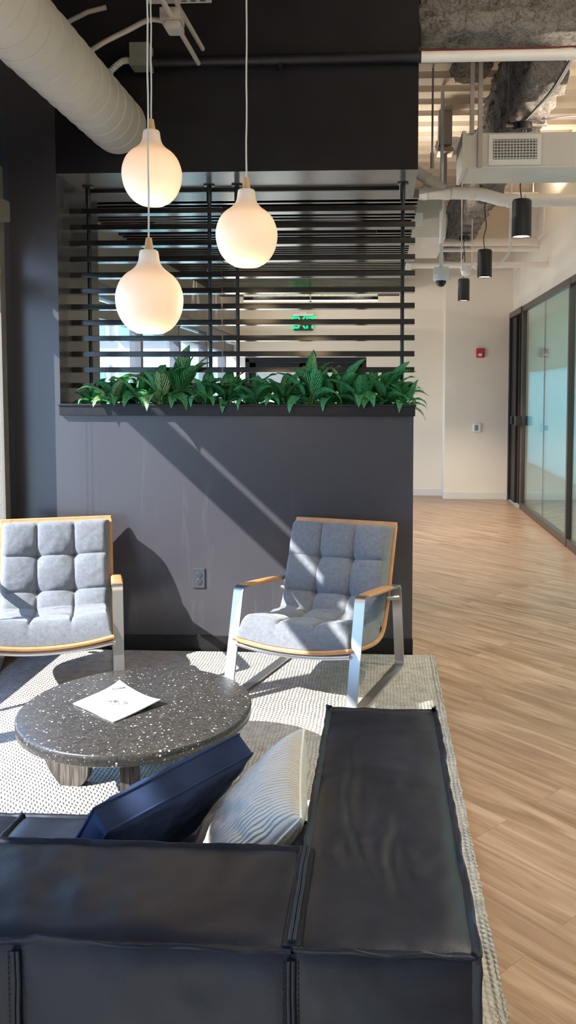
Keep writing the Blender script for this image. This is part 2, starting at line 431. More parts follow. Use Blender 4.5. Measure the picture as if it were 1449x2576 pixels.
# beige reveal beside the jamb
bm = B(); rbox(bm, XL-.03, XL+.012, 4.468, 4.528, 0, 2.75, .003); struct(mk('trim_1', bm, 'beige_frame'))
# back wall behind the camera, with tall windows
bm = B(); box(bm, -2.6, 7, -3.2, -3.0, 0, ZC)
struct(mk('wall_back', bm, 'white_wall', smooth=False))
# end walls and doors recess
bm = B(); box(bm, .915, XR+.05, YE, YE+.6, 0, ZC); struct(mk('wall_end_right', bm, 'cream_wall', smooth=False))
bm = B()
box(bm, -2.2, .915, YE+.38, YE+.6, 2.02, ZC); box(bm, -2.2, -1.98, YE+.38, YE+.6, 0, 2.02); box(bm, -.20, .915, YE+.38, YE+.6, 0, 2.02)
box(bm, -1.98, -.20, YE+.5, YE+.6, 0, 2.02)
struct(mk('wall_end_left', bm, 'cream_wall', smooth=False))
bm = B(); rbox(bm, .915, XR-.02, YE-.012, YE, 0, .10, .002); struct(mk('baseboard_right', bm, 'white_wall'))
bm = B(); rbox(bm, -.20, .915, YE+.368, YE+.38, 0, .10, .002); rbox(bm, .903, .915, YE, YE+.37, 0, .10, .002); struct(mk('baseboard_left', bm, 'white_wall'))
# double door at the far end
root = struct(thing('door_1', (-1.09, YE+.42, 0), None, None))
bm = B(); rbox(bm, -.89, -.83, -.03, .06, 0, 2.0, .004); rbox(bm, .83, .89, -.03, .06, 0, 2.0, .004); rbox(bm, -.89, .89, -.03, .06, 1.95, 2.02, .004); mk('door_frame', bm, 'black_satin', root)
for s in (-1, 1):
    a, b = (s*.83, s*.006) if s < 0 else (.006, .83)
    bm = B(); rbox(bm, a, a+.09, 0, .04, 0, 1.94, .003); rbox(bm, b-.09, b, 0, .04, 0, 1.94, .003); rbox(bm, a, b, 0, .04, 1.85, 1.94, .003); rbox(bm, a, b, 0, .04, 0, .2, .003)
    d = mk('door_leaf', bm, 'black_satin', root)
    bm = B(); box(bm, a+.08, b-.08, .015, .025, .19, 1.86); mk('door_pane', bm, 'facade_pale', d, smooth=False)
# taupe bulkhead + far-room window line on the left
bm = B(); box(bm, XL-.16, XL, 5.3, YE+.5, 2.335, ZC); struct(mk('wall_left_far', bm, 'taupe_wall', smooth=False))
curtain_wall(2, 5.22, 11.98, [5.9, 7.3, 8.7, 10.1, 11.3], 'window_metal', 2.24)
# ceilings: far room, black lounge ceiling, corrugated deck over the hallway
bm = B(); box(bm, XL, .235, 5.30, YE+.38, 2.98, 3.03); struct(mk('ceiling_far_room', bm, 'ceiling_white', smooth=False))
bm = B(); box(bm, -2.6, .205, -3.1, YW, ZC, ZC+.08); struct(mk('ceiling_lounge', bm, 'black_paint', smooth=False))
bm = B(); y = -3.1; prof = []
while y < 18.2:
    prof += [(y, ZC), (y+.155, ZC), (y+.185, ZC+.075), (y+.27, ZC+.075), ]; y += .30
    prof += []
vs = [[bm.verts.new((x, a, z)) for a, z in prof] for x in (.15, 7.0)]
for i in range(len(prof)-1): bm.faces.new((vs[0][i], vs[0][i+1], vs[1][i+1], vs[1][i]))
struct(mk('ceiling_deck', bm, 'deck_paint', smooth=False))
bm = B(); box(bm, -2.6, 7, -3.2, 18.2, ZC+.2, ZC+.3); struct(mk('ceiling_roof', bm, 'black_paint', smooth=False))
bm = B(); box(bm, -2.3, .9, 5.3, YE+.6, ZC-.02, ZC+.02); 
bm.free()
# right wall above the glass
bm = B(); box(bm, XR, XR+.12, -3.1, YE+.3, 2.615, ZC); struct(mk('wall_right', bm, 'cream_wall', smooth=False))

# glass partition with bronze frame
root = struct(thing('window_3', (XR, 0, 0), None, None))
bm = B(); rbox(bm, -.03, .03, -3.0, 10.66, 2.545, 2.615, .003); mk('top_rail', bm, 'bronze_frame', root)
bm = B(); rbox(bm, -.03, .03, -3.0, 10.66, 0, .085, .003); mk('bottom_rail', bm, 'bronze_frame', root)
ms = [10.63, 8.03, 5.43, 2.83, .23, -2.37]
for m_ in ms:
    bm = B(); rbox(bm, -.034, .03, m_-.028, m_+.028, 0, 2.612, .003); mk('mullion', bm, 'bronze_frame', root)
for a, b in zip(ms[1:], ms):
    bm = B(); box(bm, -.006, .006, a+.02, b-.02, .07, 2.56); mk('glass_pane', bm, 'partition_glass', root, smooth=False)
    bm = B(); box(bm, -.0068, .0068, (a+b)/2-.002, (a+b)/2+.002, .08, 2.55); mk('glass_joint', bm, 'grey_plastic', root, smooth=False)
# door at the far end of the partition
root = struct(thing('door_2', (XR, 10.66, 0), None, None))
bm = B(); rbox(bm, -.05, .05, .86, .94, 0, 2.56, .003); mk('door_jamb', bm, 'black_powder', root)
bm = B(); rbox(bm, -.05, .05, 0, .94, 2.535, 2.612, .003); mk('door_head', bm, 'bronze_frame', root)
bm = B(); box(bm, .02, .06, .02, .86, 0, 2.53); rbox(bm, -.02, .02, .50, .85, 0, 2.53, .004); d = mk('door_leaf', bm, 'black_powder', root)
bm = B(); rbox(bm, -.03, .018, .20, .215, .05, 2.5, .003); mk('door_rail', bm, 'bronze_frame', root)
bm = B(); rbox(bm, -.11, -.034, -.09, .03, 1.085, 1.205, .004); rbox(bm, -.035, .03, -.05, -.01, 1.10, 1.19, .003); rbox(bm, -.12, -.05, .20, .28, 1.09, 1.20, .004); mk('door_handle', bm, 'black_metal', d)
bm = B(); rbox(bm, -.04, .2, .02, .86, 0, .012, .003); mk('threshold', bm, 'carpet_far', root)
# meeting room beyond the glass: far side glazed low, shade above
bm = B(); box(bm, 3.2, 3.3, -3.1, 18.2, 1.96, ZC); struct(mk('wall_room_side', bm, 'green_shade', smooth=False))
bm = B(); box(bm, 3.22, 3.26, -3.1, 18.2, 0, 1.96); struct(mk('window_4', bm, 'frosted_glass', smooth=False))
bm = B(); box(bm, XR, 3.3, 17.9, 18.0, 0, ZC); struct(mk('wall_room_end', bm, 'cream_wall', smooth=False))
bm = B(); box(bm, XR+.1, 3.2, -3.1, 17.9, 2.95, 3.0); struct(mk('ceiling_room', bm, 'ceiling_white', smooth=False))

for yy_ in (3.2, 4.8, 6.4):  # light panels added out of view to brighten the hallway through the glass
    root = thing('fill_panel', (2.6, yy_, 2.93), 'added unseen ceiling panel in the meeting room, brightening the hallway through the glass', 'ceiling lamp', 'added meeting room fill panels')
    bm = B(); rbox(bm, -.3, .3, -.6, .6, 0, .02, .002); mk('panel_frame', bm, 'white_plastic', root)
    bm = B(); rbox(bm, -.27, .27, -.57, .57, -.004, .001, .001); mk('panel_diffuser', bm, 'fill_panel_glow', root)
# outside: ground and the neighbouring wing
bm = B(); box(bm, -60, -2.4, -30, 60, -4.1, -4.0); struct(mk('ground_outside', bm, 'outside_ground', smooth=False))
root = thing('office_building', (-9, 17, -4), 'pale office block with blue-green window bands outside the far windows', 'building')
bm = B(); box(bm, -9, 6.3, .1, 4, 0, 9.5); mk('wall', bm, 'facade_grey', root, smooth=False)
for k in range(11):
    x = -8.7+k*1.35
    for zz in (.6, 3.6, 6.6):
        f = B(); box(f, x, x+1.2, -.02, .1, zz, zz+2.5); fo = mk('window', f, 'facade_pale', root, smooth=False)
        f = B(); box(f, x+.07, x+1.13, -.04, 0, zz+.07, zz+1.5); box(f, x+.07, x+1.13, -.04, 0, zz+1.58, zz+2.43); mk('pane', f, 'facade_glass', fo, smooth=False)

# ------------------------------------------------------------------ planter and slatted screen
root = thing('planter_box', (-.82, YW, 1.374), 'black painted trough planter running along the top of the dark half wall', 'planter')
bm = B(); rbox(bm, -1.012, 1.018, -.028, .0, -.004, .052, .003); rbox(bm, -1.012, 1.018, .38, .40, -.0, .052, .002); rbox(bm, -1.012, -1.0, 0, .39, 0, .05, .002); rbox(bm, 1.0, 1.012, 0, .39, 0, .05, .002)
box(bm, -1.0, 1.0, 0, .385, .0005, .012); mk('trough', bm, 'black_satin', root)
bm = B(); rbox(bm, -1.016, 1.024, -.036, .022, .050, .062, .003); rbox(bm, -1.0, 1.02, .375, .41, .050, .062, .003); mk('rim', bm, 'black_satin', root)
bm = B(); n = 60
for i in range(n):
    for j in range(8): pass
g = [[bm.verts.new((-1+2*i/n, .001+.38*j/8, .038+.010*fbm(i*.7, j*.9))) for j in range(9)] for i in range(n+1)]
for i in range(n):
    for j in range(8): bm.faces.new((g[i][j], g[i+1][j], g[i+1][j+1], g[i][j+1]))
mk('soil', bm, 'soil', root)

def screen(name, posts, xa, xb, label, yoff):
    root = thing(name, ((xa+xb)/2, 4.91, 1.43), label, 'screen', 'slatted screen panels above the planter')
    cx = (xa+xb)/2
    for p in posts:
        bm = B(); tube(bm, [(p-cx, 0, -.045), (p-cx, 0, 1.30)], .0115, 16)
        lathe(bm, [(0, 1.305), (.033, 1.305), (.033, 1.298), (.0155, 1.294), (.0155, 1.20), (.0115, 1.195)], 20, (p-cx, 0, 0)); mk('post', bm, 'black_metal', root)
    for k in range(12):
        z = 2.567-k*.0931-1.43
        bm = B(); rbox(bm, xa-cx, xb-cx, -.112+yoff, -.03+yoff, z-.0155, z+.0155, .0015); mk('slat', bm, 'black_slat', root)
screen('slatted_screen', (-1.755, -1.022), -1.833, -.935, 'left panel of the black horizontal slat screen beside the dark pier', .012)
screen('slatted_screen', (-.855, .130), -.925, .200, 'right panel of the black horizontal slat screen ending at the open hallway', 0)
o = B(); rbox(o, -1.80, .11, 4.99, 5.015, 2.715, 2.735, .002); tag(mk('ceiling_track', o, 'black_metal'), 'thin black track fixed along the underside of the grey soffit above the slats', 'track')

# ------------------------------------------------------------------ plants
def leaf(bm, base, az, elev, length, width, droop, mi, uvl, twist=0.0, petiole=.0):
    nl, nw = 12, 6
    d = Vector((math.cos(az), math.sin(az), 0)); p = Vector(base); e = elev
    side0 = Vector((-math.sin(az), math.cos(az), 0))
    step = length/nl
    if petiole > 0:
        q = p.copy(); pts = [q.copy()]
        for k in range(4): q = q+(d*math.cos(e+.15)+Vector((0, 0, 1))*math.sin(e+.15))*petiole/4; pts.append(q.copy())
        tube(bm, pts, [.0032, .003, .0027, .0024, .002], 6); p = q
        for f in bm.faces[-26:]: f.material_index = 2
    rows = []
    for i in range(nl+1):
        s = i/nl
        w = width*.5*(math.sin(PI*min(1, s**.72))**.85)*(1-.25*s) if 0 < s < 1 else .0006
        t_ = d*math.cos(e)+Vector((0, 0, 1))*math.sin(e)
        nrm = side0.cross(t_)*-1
        nrm = t_.cross(side0)
        if nrm.z < 0: nrm = -nrm
        sd = (side0*math.cos(twist)+nrm*math.sin(twist))
        nn = nrm*math.cos(twist)-side0*math.sin(twist)
        row = []
        for j in range(nw+1):
            u = -1+2*j/nw
            rip = .035*width*math.sin(s*22+u*3)*abs(u)
            row.append((bm.verts.new(p+sd*(u*w)+nn*(.30*w*abs(u)+rip)), ((u+1)/2, s)))
        rows.append(row)
        p = p+t_*step; e -= droop/nl*(.4+1.2*s)
    for i in range(nl):
        for j in range(nw):
            q = (rows[i][j], rows[i][j+1], rows[i+1][j+1], rows[i+1][j])
            f = bm.faces.new([a[0] for a in q]); f.material_index = mi
            for lp, a in zip(f.loops, q): lp[uvl].uv = a[1]
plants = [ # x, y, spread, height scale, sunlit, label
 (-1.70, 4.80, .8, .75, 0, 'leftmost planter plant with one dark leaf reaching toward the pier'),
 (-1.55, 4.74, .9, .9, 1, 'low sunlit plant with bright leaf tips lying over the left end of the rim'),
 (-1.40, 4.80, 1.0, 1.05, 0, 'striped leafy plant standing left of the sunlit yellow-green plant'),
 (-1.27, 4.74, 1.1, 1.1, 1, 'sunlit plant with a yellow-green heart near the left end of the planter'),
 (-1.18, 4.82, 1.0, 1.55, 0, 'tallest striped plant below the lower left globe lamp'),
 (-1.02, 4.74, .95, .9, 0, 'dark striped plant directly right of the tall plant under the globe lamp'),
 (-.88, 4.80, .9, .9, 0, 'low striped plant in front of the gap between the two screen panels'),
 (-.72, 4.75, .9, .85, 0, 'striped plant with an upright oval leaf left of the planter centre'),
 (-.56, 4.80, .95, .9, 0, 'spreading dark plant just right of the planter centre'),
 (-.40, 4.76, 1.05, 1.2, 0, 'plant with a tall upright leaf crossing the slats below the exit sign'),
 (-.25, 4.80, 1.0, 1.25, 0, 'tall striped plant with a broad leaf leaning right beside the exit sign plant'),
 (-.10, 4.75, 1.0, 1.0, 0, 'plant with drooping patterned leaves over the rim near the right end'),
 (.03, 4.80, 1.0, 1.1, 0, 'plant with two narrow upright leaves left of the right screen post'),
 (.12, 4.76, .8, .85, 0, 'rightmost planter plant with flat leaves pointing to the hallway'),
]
for pi_, (px, py, sp, hs, sun, lab) in enumerate(plants):
    py -= .025
    root = tag(thing('leafy_plant', (px, py, 1.412), None, None), lab, 'plant', 'patterned-leaf plants in the planter')
    rnd = random.Random(40+pi_)
    bm = B(); uvl = bm.loops.layers.uv.new('UVMap')
    nl = 17
    for k in range(nl):
        az = 2*PI*k/nl*2.4+rnd.uniform(-.4, .4)
        inner = k/nl
        el = .25+1.05*inner+rnd.uniform(-.15, .15)
        L = (.195+.055*rnd.random())*(.75+.25*hs)*sp
        dy = math.sin(az)
        if dy < 0 and inner < .55: dr = 2.1+rnd.random()*.5
        else: dr = 1.1+rnd.random()*.7
        if math.sin(az) < -.3 and inner > .75: el = min(el, 1.2)
        if px < -1.6 and math.cos(az) < -.3: L *= .6
        if px > .05 and math.cos(az) > .3: L *= .75
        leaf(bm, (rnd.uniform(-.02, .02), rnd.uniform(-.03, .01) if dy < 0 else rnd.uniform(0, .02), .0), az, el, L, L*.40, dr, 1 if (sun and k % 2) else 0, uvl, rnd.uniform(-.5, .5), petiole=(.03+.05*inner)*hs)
    # a few upright leaves
    for k in range(3):
        az = rnd.choice((0, PI))+rnd.uniform(-.9, .9); L = .15*hs
        leaf(bm, (rnd.uniform(-.05, .05), -.01, 0), az, 1.35, L, L*.36, .5, 0, uvl, rnd.uniform(-1.2, 1.2), petiole=.06*hs)
    if pi_ in (4, 9, 10, 12):
        az = {4: .9, 9: 1.2, 10: -.25, 12: .15}[pi_]; el = {4: 1.45, 9: 1.52, 10: 1.05, 12: 1.1}[pi_]
        L = {4: .26, 9: .22, 10: .22, 12: .19}[pi_]
        leaf(bm, (0, .0, .03), az, el, L, L*.42, .55, 0, uvl, .9, petiole=.10)
        leaf(bm, (.01, .02, .03), az+.6, el-.1, L*.85, L*.36, .5, 0, uvl, -.6, petiole=.09)
    mk('foliage', bm, ['leaf_green', 'leaf_sunlit', 'stem_green'], root, sharp=180)

# ------------------------------------------------------------------ slatted ceiling, linear lamps, exit sign in the far room
root = thing('slatted_ceiling_raft', (-.92, 8.0, 2.75), 'black slatted ceiling raft hanging over the far room behind the screen', 'ceiling raft')
k = 0; y = 5.36
while y < 10.72:
    if not (6.38 < y < 6.47 or 10.86 < y < 11):
        bm = B(); rbox(bm, -1.16, 1.165, y-8-.021, y-8+.021, 0, .055, .002); mk('slat', bm, 'black_slat', root)
    y += .104
for xx in (-.75, .02, .75):
    bm = B(); rbox(bm, xx-.02, xx+.02, -2.66, 2.70, .055, .085, .002); mk('carrier_rail', bm, 'black_metal', root)
for xx, yy in ((-1.0, -2), (1.0, -2), (-1.0, 2), (1.0, 2)):
    bm = B(); tube(bm, [(xx, yy, .055), (xx, yy, .235)], .004, 8); mk('hanger', bm, 'black_metal', root)
def linlamp(y, z, label, lit):
    root = thing('linear_lamp', (-.92, y, z), label, 'ceiling lamp')
    bm = B(); rbox(bm, -.89, .89, -.03, .03, .012, .07, .003); mk('housing', bm, 'black_metal', root)
    bm = B(); rbox(bm, -.885, .885, -.026, .026, 0, .013, .002); mk('diffuser', bm, 'line_lamp' if lit else 'black_satin', root)
    for s in (-.6, .6):
        bm = B(); tube(bm, [(s, 0, .069), (s, 0, 2.98-z)], .003, 8); mk('hanger', bm, 'black_metal', root)
linlamp(10.86, 2.71, 'lit slim linear lamp glowing warm at the far end of the black slatted raft', True)
linlamp(6.425, 2.735, 'unlit black linear lamp set between slats near the front of the raft', False)
root = thing('exit_sign', (-1.115, YE+.38, 2.50), 'green EXIT sign mounted on the cream wall above the double door', 'sign')
bm = B(); rbox(bm, -.15, .15, -.09, 0, .115, .150, .004); rbox(bm, -.05, .05, -.09, 0, .150, .17, .003); mk('canopy', bm, 'white_plastic', root)
bm = B(); rbox(bm, -.14, .14, -.055, -.04, -.095, .118, .002); mk('panel', bm, 'exit_panel', root)
mesh_text('EXIT', .215, .002, 'exit_green', 'letters', root, Matrix.Translation((0, -.058, .012)) @ Matrix.Rotation(PI/2, 4, 'X') @ Matrix.Diagonal((.82, 1.12, 1, 1)), bold=.004)
for n_, (x, y, z, lab) in enumerate(((-1.22, 7.6, 2.66, 'small sprinkler head under the raft near the left globe lamp'), (-1.75, 8.3, 2.66, 'small white sensor hanging at the left edge of the raft'), (-.9, 10.6, 2.66, 'small white sprinkler head at the far end of the raft by the lit lamp'))):
    bm = B(); tube(bm, [(0, 0, .32), (0, 0, .03)], .006, 8); lathe(bm, [(0, 0), (.02, .004), (.02, .02), (.012, .03), (0, .032)], 14)
    tag(mk('sprinkler', bm, 'white_plastic', loc=(x, y, z)), lab, 'sprinkler')

# ------------------------------------------------------------------ wall devices
root = thing('power_outlet', (-1.039, YW, .431), 'dark grey duplex power outlet on the low dark wall between the chairs', 'outlet')
bm = B(); rbox(bm, -.036, .036, -.007, 0, -.058, .058, .0035, 3); mk('cover_plate', bm, 'dark_paint', root)
for s in (-1, 1):
    bm = B(); lathe(bm, [(0, 0), (.0165, 0), (.0165, .003), (.0155, .004), (0, .004)], 24); bmesh.ops.rotate(bm, verts=bm.verts, cent=(0, 0, 0), matrix=Matrix.Rotation(PI/2, 3, 'X')); bmesh.ops.translate(bm, verts=bm.verts, vec=(0, -.006, s*.019))
    f = mk('receptacle', bm, 'dark_paint', root)
    bm = B(); box(bm, -.0085, -.0055, -.0106, -.0098, s*.019-.002, s*.019+.008); box(bm, .0055, .0085, -.0106, -.0098, s*.019-.002, s*.019+.008); box(bm, -.003, .003, -.0106, -.0098, s*.019-.011, s*.019-.005); mk('slots', bm, 'ink', f, smooth=False)
bm = B(); lathe(bm, [(0, 0), (.003, 0), (.003, .002), (0, .003)], 12); bmesh.ops.rotate(bm, verts=bm.verts, cent=(0, 0, 0), matrix=Matrix.Rotation(PI/2, 3, 'X')); bmesh.ops.translate(bm, verts=bm.verts, vec=(0, -.007, 0)); mk('screw', bm, 'steel', root)
root = thing('fire_alarm', (1.40, YE, 2.06), 'red fire alarm horn strobe high on the cream end wall', 'fire alarm')
bm = B(); rbox(bm, -.058, .058, -.05, 0, -.065, .065, .014, 4); mk('body', bm, 'red_plastic', root)
bm = B(); rbox(bm, -.028, .022, -.062, -.048, -.042, -.004, .005, 3); mk('strobe_lens', bm, 'white_plastic', root)
root = thing('thermostat', (1.368, YE, 1.013), 'white thermostat with dark screen on the end wall below the fire alarm', 'thermostat')
bm = B(); rbox(bm, -.055, .055, -.028, 0, -.062, .062, .008, 3); mk('body', bm, 'white_plastic', root)
bm = B(); rbox(bm, -.034, .016, -.031, -.027, -.038, .040, .002); mk('screen', bm, 'grey_plastic', root)

# ------------------------------------------------------------------ hallway overhead
# fireproofed beams
def roughbox(bm, x0, x1, y0, y1, z0, z1, st, amp, seed=0, flange=0):
    b2 = B(); box(b2, x0, x1, y0, y1, z0, z1)
    nx = max(1, int((x1-x0)/st)); ny = max(1, int((y1-y0)/st)); nz = max(1, int((z1-z0)/st))
    for ax, n in ((0, nx), (1, ny), (2, nz)):
        lo = (x0, y0, z0)[ax]; hi = (x1, y1, z1)[ax]
        for i in range(1, n):
            co = [0, 0, 0]; no = [0, 0, 0]; co[ax] = lo+(hi-lo)*i/n; no[ax] = 1
            bmesh.ops.bisect_plane(b2, geom=b2.verts[:]+b2.edges[:]+b2.faces[:], plane_co=co, plane_no=no)
    for v in b2.verts:
        p = v.co
        d = Vector((fbm(p.x*9+seed, p.y*9, p.z*9), fbm(p.x*9, p.y*9+7+seed, p.z*9), fbm(p.x*9, p.y*9, p.z*9+13+seed)))*amp*1.6
        d += Vector((noise.noise(p*32), noise.noise(p*32+Vector((5, 0, 0))), noise.noise(p*32+Vector((0, 5, 0)))))*amp*.9
        v.co = p+d
    me = bpy.data.meshes.new('tmp'); b2.to_mesh(me); b2.free(); bm.from_mesh(me); bpy.data.meshes.remove(me)
bm = B(); roughbox(bm, .215, 4.2, 4.70, 4.97, 3.50, 3.62, .035, .016); roughbox(bm, .215, 4.2, 4.76, 4.86, 3.58, ZC, .035, .02, 3)
tag(mk('steel_beam', bm, 'fireproof', sharp=180), 'rough sprayed fireproofing beam running crosswise above the hallway entrance', 'beam')
bm = B(); roughbox(bm, .87, 1.10, 4.99, 11.5, 3.325, 3.46, .035, .018, 5); roughbox(bm, .92, 1.05, 4.99, 11.5, 3.42, ZC, .035, .024, 8)
for (cx_, cy_, r_) in ((.74, 5.9, .16), (.70, 6.6, .2), (1.2, 5.7, .13), (.72, 8.6, .2)):
    b2 = B(); bmesh.ops.create_icosphere(b2, subdivisions=4, radius=1)
    for v in b2.verts:
        p = v.co; v.co = Vector((p.x*r_*.8+.1*r_*noise.noise(p*4), p.y*r_*1.4+.1*r_*noise.noise(p*4+Vector((3, 0, 0))), p.z*.06+.03*noise.noise(p*5)))+Vector((cx_, cy_, ZC))
    me = bpy.data.meshes.new('tmp'); b2.to_mesh(me); b2.free(); bm.from_mesh(me); bpy.data.meshes.remove(me)
tag(mk('steel_beam', bm, 'fireproof', sharp=180), 'rough sprayed fireproofing beam running lengthwise down the hallway over the black lamps', 'beam')
# rectangular supply duct with grille
root = thing('supply_duct', (1.11, 5.36, 2.85), 'cream boxed air duct with a white grille, hung across the hallway', 'duct')
bm = B(); rbox(bm, -.60, .738, -.20, .16, .035, .245, .004); rbox(bm, -.612, -.588, -.212, .172, .022, .256, .003); rbox(bm, -.57, .738, -.206, .166, .03, .045, .003); mk('casing', bm, 'duct_paint', root)
bm = B(); rbox(bm, -.452, -.131, -.216, -.198, .045, .232, .004); f = mk('grille', bm, 'pipe_paint', root)
bm = B(); box(bm, -.425, -.158, -.2175, -.216, .080, .200); mk('grille_opening', bm, 'black_metal', f, smooth=False)
bm = B()
for k in range(7): box(bm, -.425, -.158, -.223, -.2165, .084+k*.0175, .0875+k*.0175)
for k in range(14): box(bm, -.419+k*.0193, -.416+k*.0193, -.220, -.2165, .080, .200)
mk('grille_blades', bm, 'white_plastic', f, smooth=False)
for s in (-.555, -.505):
    bm = B(); rbox(bm, s-.0135, s+.0135, -.228, -.207, .235 if s < -.53 else .03, ZC-2.85+.05, .002); mk('strut_hanger', bm, 'conduit_paint', root)
# long gas pipe: white in hallway, black where it crosses the dark box
root = thing('main_pipe', (0, YW-.045, 3.322), 'long horizontal pipe under the beam, white over the hallway and black along the dark wall', 'pipe')
bm = B(); tube(bm, [(-1.30, 0, 0), (.215, 0, 0)], .029, 20); mk('black_run', bm, 'black_satin', root)
bm = B(); tube(bm, [(.216, 0, 0), (4, 0, 0)], .029, 20); mk('white_run', bm, 'pipe_paint', root)
bm = B(); rbox(bm, -.56, -.54, -.02, .045, -.045, -.02, .002); mk('pipe_bracket', bm, 'black_metal', root)
# big plumbing pipe with elbows and branch
bm = B(); R = .047
path = [(.26, 6.3, 3.008), (.60, 6.3, 3.006), (.74, 6.3, 3.0), (.91, 6.3, 2.952), (.97, 6.3, 2.945), (1.86, 6.3, 2.946)]
tube(bm, roundpath(path, .12, 5), R, 20)
for (x, z, h) in ((.33, 3.008, .02), (.50, 3.007, .02), (.68, 3.003, .02), (.97, 2.945, .02)):
    tube(bm, [(x-h, 6.3, z), (x+h, 6.3, z)], R*1.10, 20)
tube(bm, [(.50, 6.3, 3.01), (.30, 6.3, 3.145), (.12, 6.3, 3.27)], R*.9, 18); tube(bm, [(.36, 6.3, 3.105), (.345, 6.3, 3.115)], R*1.05, 18)
tag(mk('drain_pipe', bm, 'pipe_paint'), 'thick white drain pipe with elbows and a branch, crossing behind the duct', 'pipe')
# box return duct behind screen top right
bm = B(); rbox(bm, .26, .562, 7.2, 8.3, 2.845, 3.163, .004)
tag(mk('return_duct', bm, 'duct_paint'), 'plain cream box duct beside the slatted raft, behind the camera drop pole', 'duct')
bm = B(); rbox(bm, -.04, .04, -.012, 0, -.045, .045, .004); tag(mk('junction_box', bm, 'white_plastic', loc=(.262, 6.0, 2.75)), 'small cream junction box beside the upper right end of the slats', 'junction box')
for (nm, x0, yy, zz, r, lab) in (('service_pipe', .30, 9.9, 3.291, .046, 'thick white pipe far down the hallway, upper of three'), ('service_pipe', .30, 9.75, 3.177, .026, 'thin white pipe far down the hallway just below the thick one'), ('service_pipe', .10, 9.25, 2.92, .033, 'lowest white pipe of the hallway, behind the dome camera')):
    bm = B(); tube(bm, [(x0, yy, zz), (XR, yy, zz)], r, 16); lathe(bm, [(r*1.5, 0), (r*1.5, .02), (0, .02)], 16); 
    tag(mk(nm, bm, 'pipe_paint'), lab, 'pipe', 'white service pipes')
# fix: lathe collar at origin is not wanted
for o in [o for o in bpy.data.objects if o.name.startswith('service_pipe')]:
    b2 = B(); b2.from_mesh(o.data); bmesh.ops.delete(b2, geom=[v for v in b2.verts if v.co.y < 1], context='VERTS'); b2.to_mesh(o.data); b2.free()
bm = B(); rbox(bm, -.03, .03, -.05, .05, -.03, .03, .006); tag(mk('junction_box', bm, 'white_plastic', loc=(.31, 9.1, 2.88)), 'white junction box on the lowest white pipe by the slat ends', 'junction box')
bm = B(); tube(bm, roundpath([(1.272, 8.2, ZC), (1.272, 8.2, 2.88), (1.16, 8.2, 2.755), (.93, 8.2, 2.73)], .12, 6), .013, 10); tag(mk('conduit', bm, 'pipe_paint'), 'slim white conduit curving down behind the middle black lamp', 'conduit')
# upper wall grilles on right wall
root = thing('wall_register', (XR, 9.64, 3.49), 'white louvred register high on the cream right wall', 'vent')
bm = B(); rbox(bm, -.02, 0, -.22, .22, -.20, .20, .004); mk('frame', bm, 'cream_wall', root)
for k in range(14):
    bm = B(); rbox(bm, -.026, -.019, -.18, .18, -.165+k*.024, -.152+k*.024, .001); mk('louvre', bm, 'white_wall', root)
root = thing('access_panel', (XR, 11.32, 3.01), 'flat white access panel on the right wall above the black door', 'panel')
bm = B(); rbox(bm, -.015, 0, -.2, .2, -.2, .2, .003); mk('frame', bm, 'cream_wall', root); bm = B(); rbox(bm, -.02, -.012, -.16, .16, -.16, .16, .002); mk('cover', bm, 'white_wall', root)
# dome camera
root = thing('dome_camera', (.51, 7.0, 2.415), 'white dome security camera hanging on a thin white drop pole', 'camera')
bm = B(); rbox(bm, -.062, .062, -.062, .062, .075, .14, .006); lathe(bm, [(0, .078), (.066, .078), (.066, .04), (.058, .03), (.045, .03), (0, .03)], 28); mk('housing', bm, 'white_plastic', root)
bm = B(); lathe(bm, [(.045, .034), (.043, .012), (.032, -.008), (.016, -.018), (0, -.021)], 28); mk('dome', bm, 'black_metal', root)
bm = B(); tube(bm, [(0, 0, .138), (0, 0, ZC-2.415)], .015, 12); tube(bm, [(0, 0, .62), (0, 0, .67)], .021, 12); mk('drop_pole', bm, 'pipe_paint', root)
# emergency twin light
root = thing('emergency_light', (.905, 8.8, 2.775), 'white twin-head emergency unit hanging above the farthest black lamp', 'emergency light')
bm = B(); rbox(bm, -.055, .055, -.04, .04, .01, .07, .006); mk('body', bm, 'white_plastic', root)
bm = B(); lathe(bm, [(.05, .012), (.05, -.02), (.035, -.035), (0, -.04)], 24); mk('lens_cup', bm, 'white_plastic', root)
for s in (-.05, .06):
    bm = B(); tube(bm, [(s, 0, .068), (s, 0, ZC-2.775)], .006, 8); mk('hanger_rod', bm, 'pipe_paint', root)
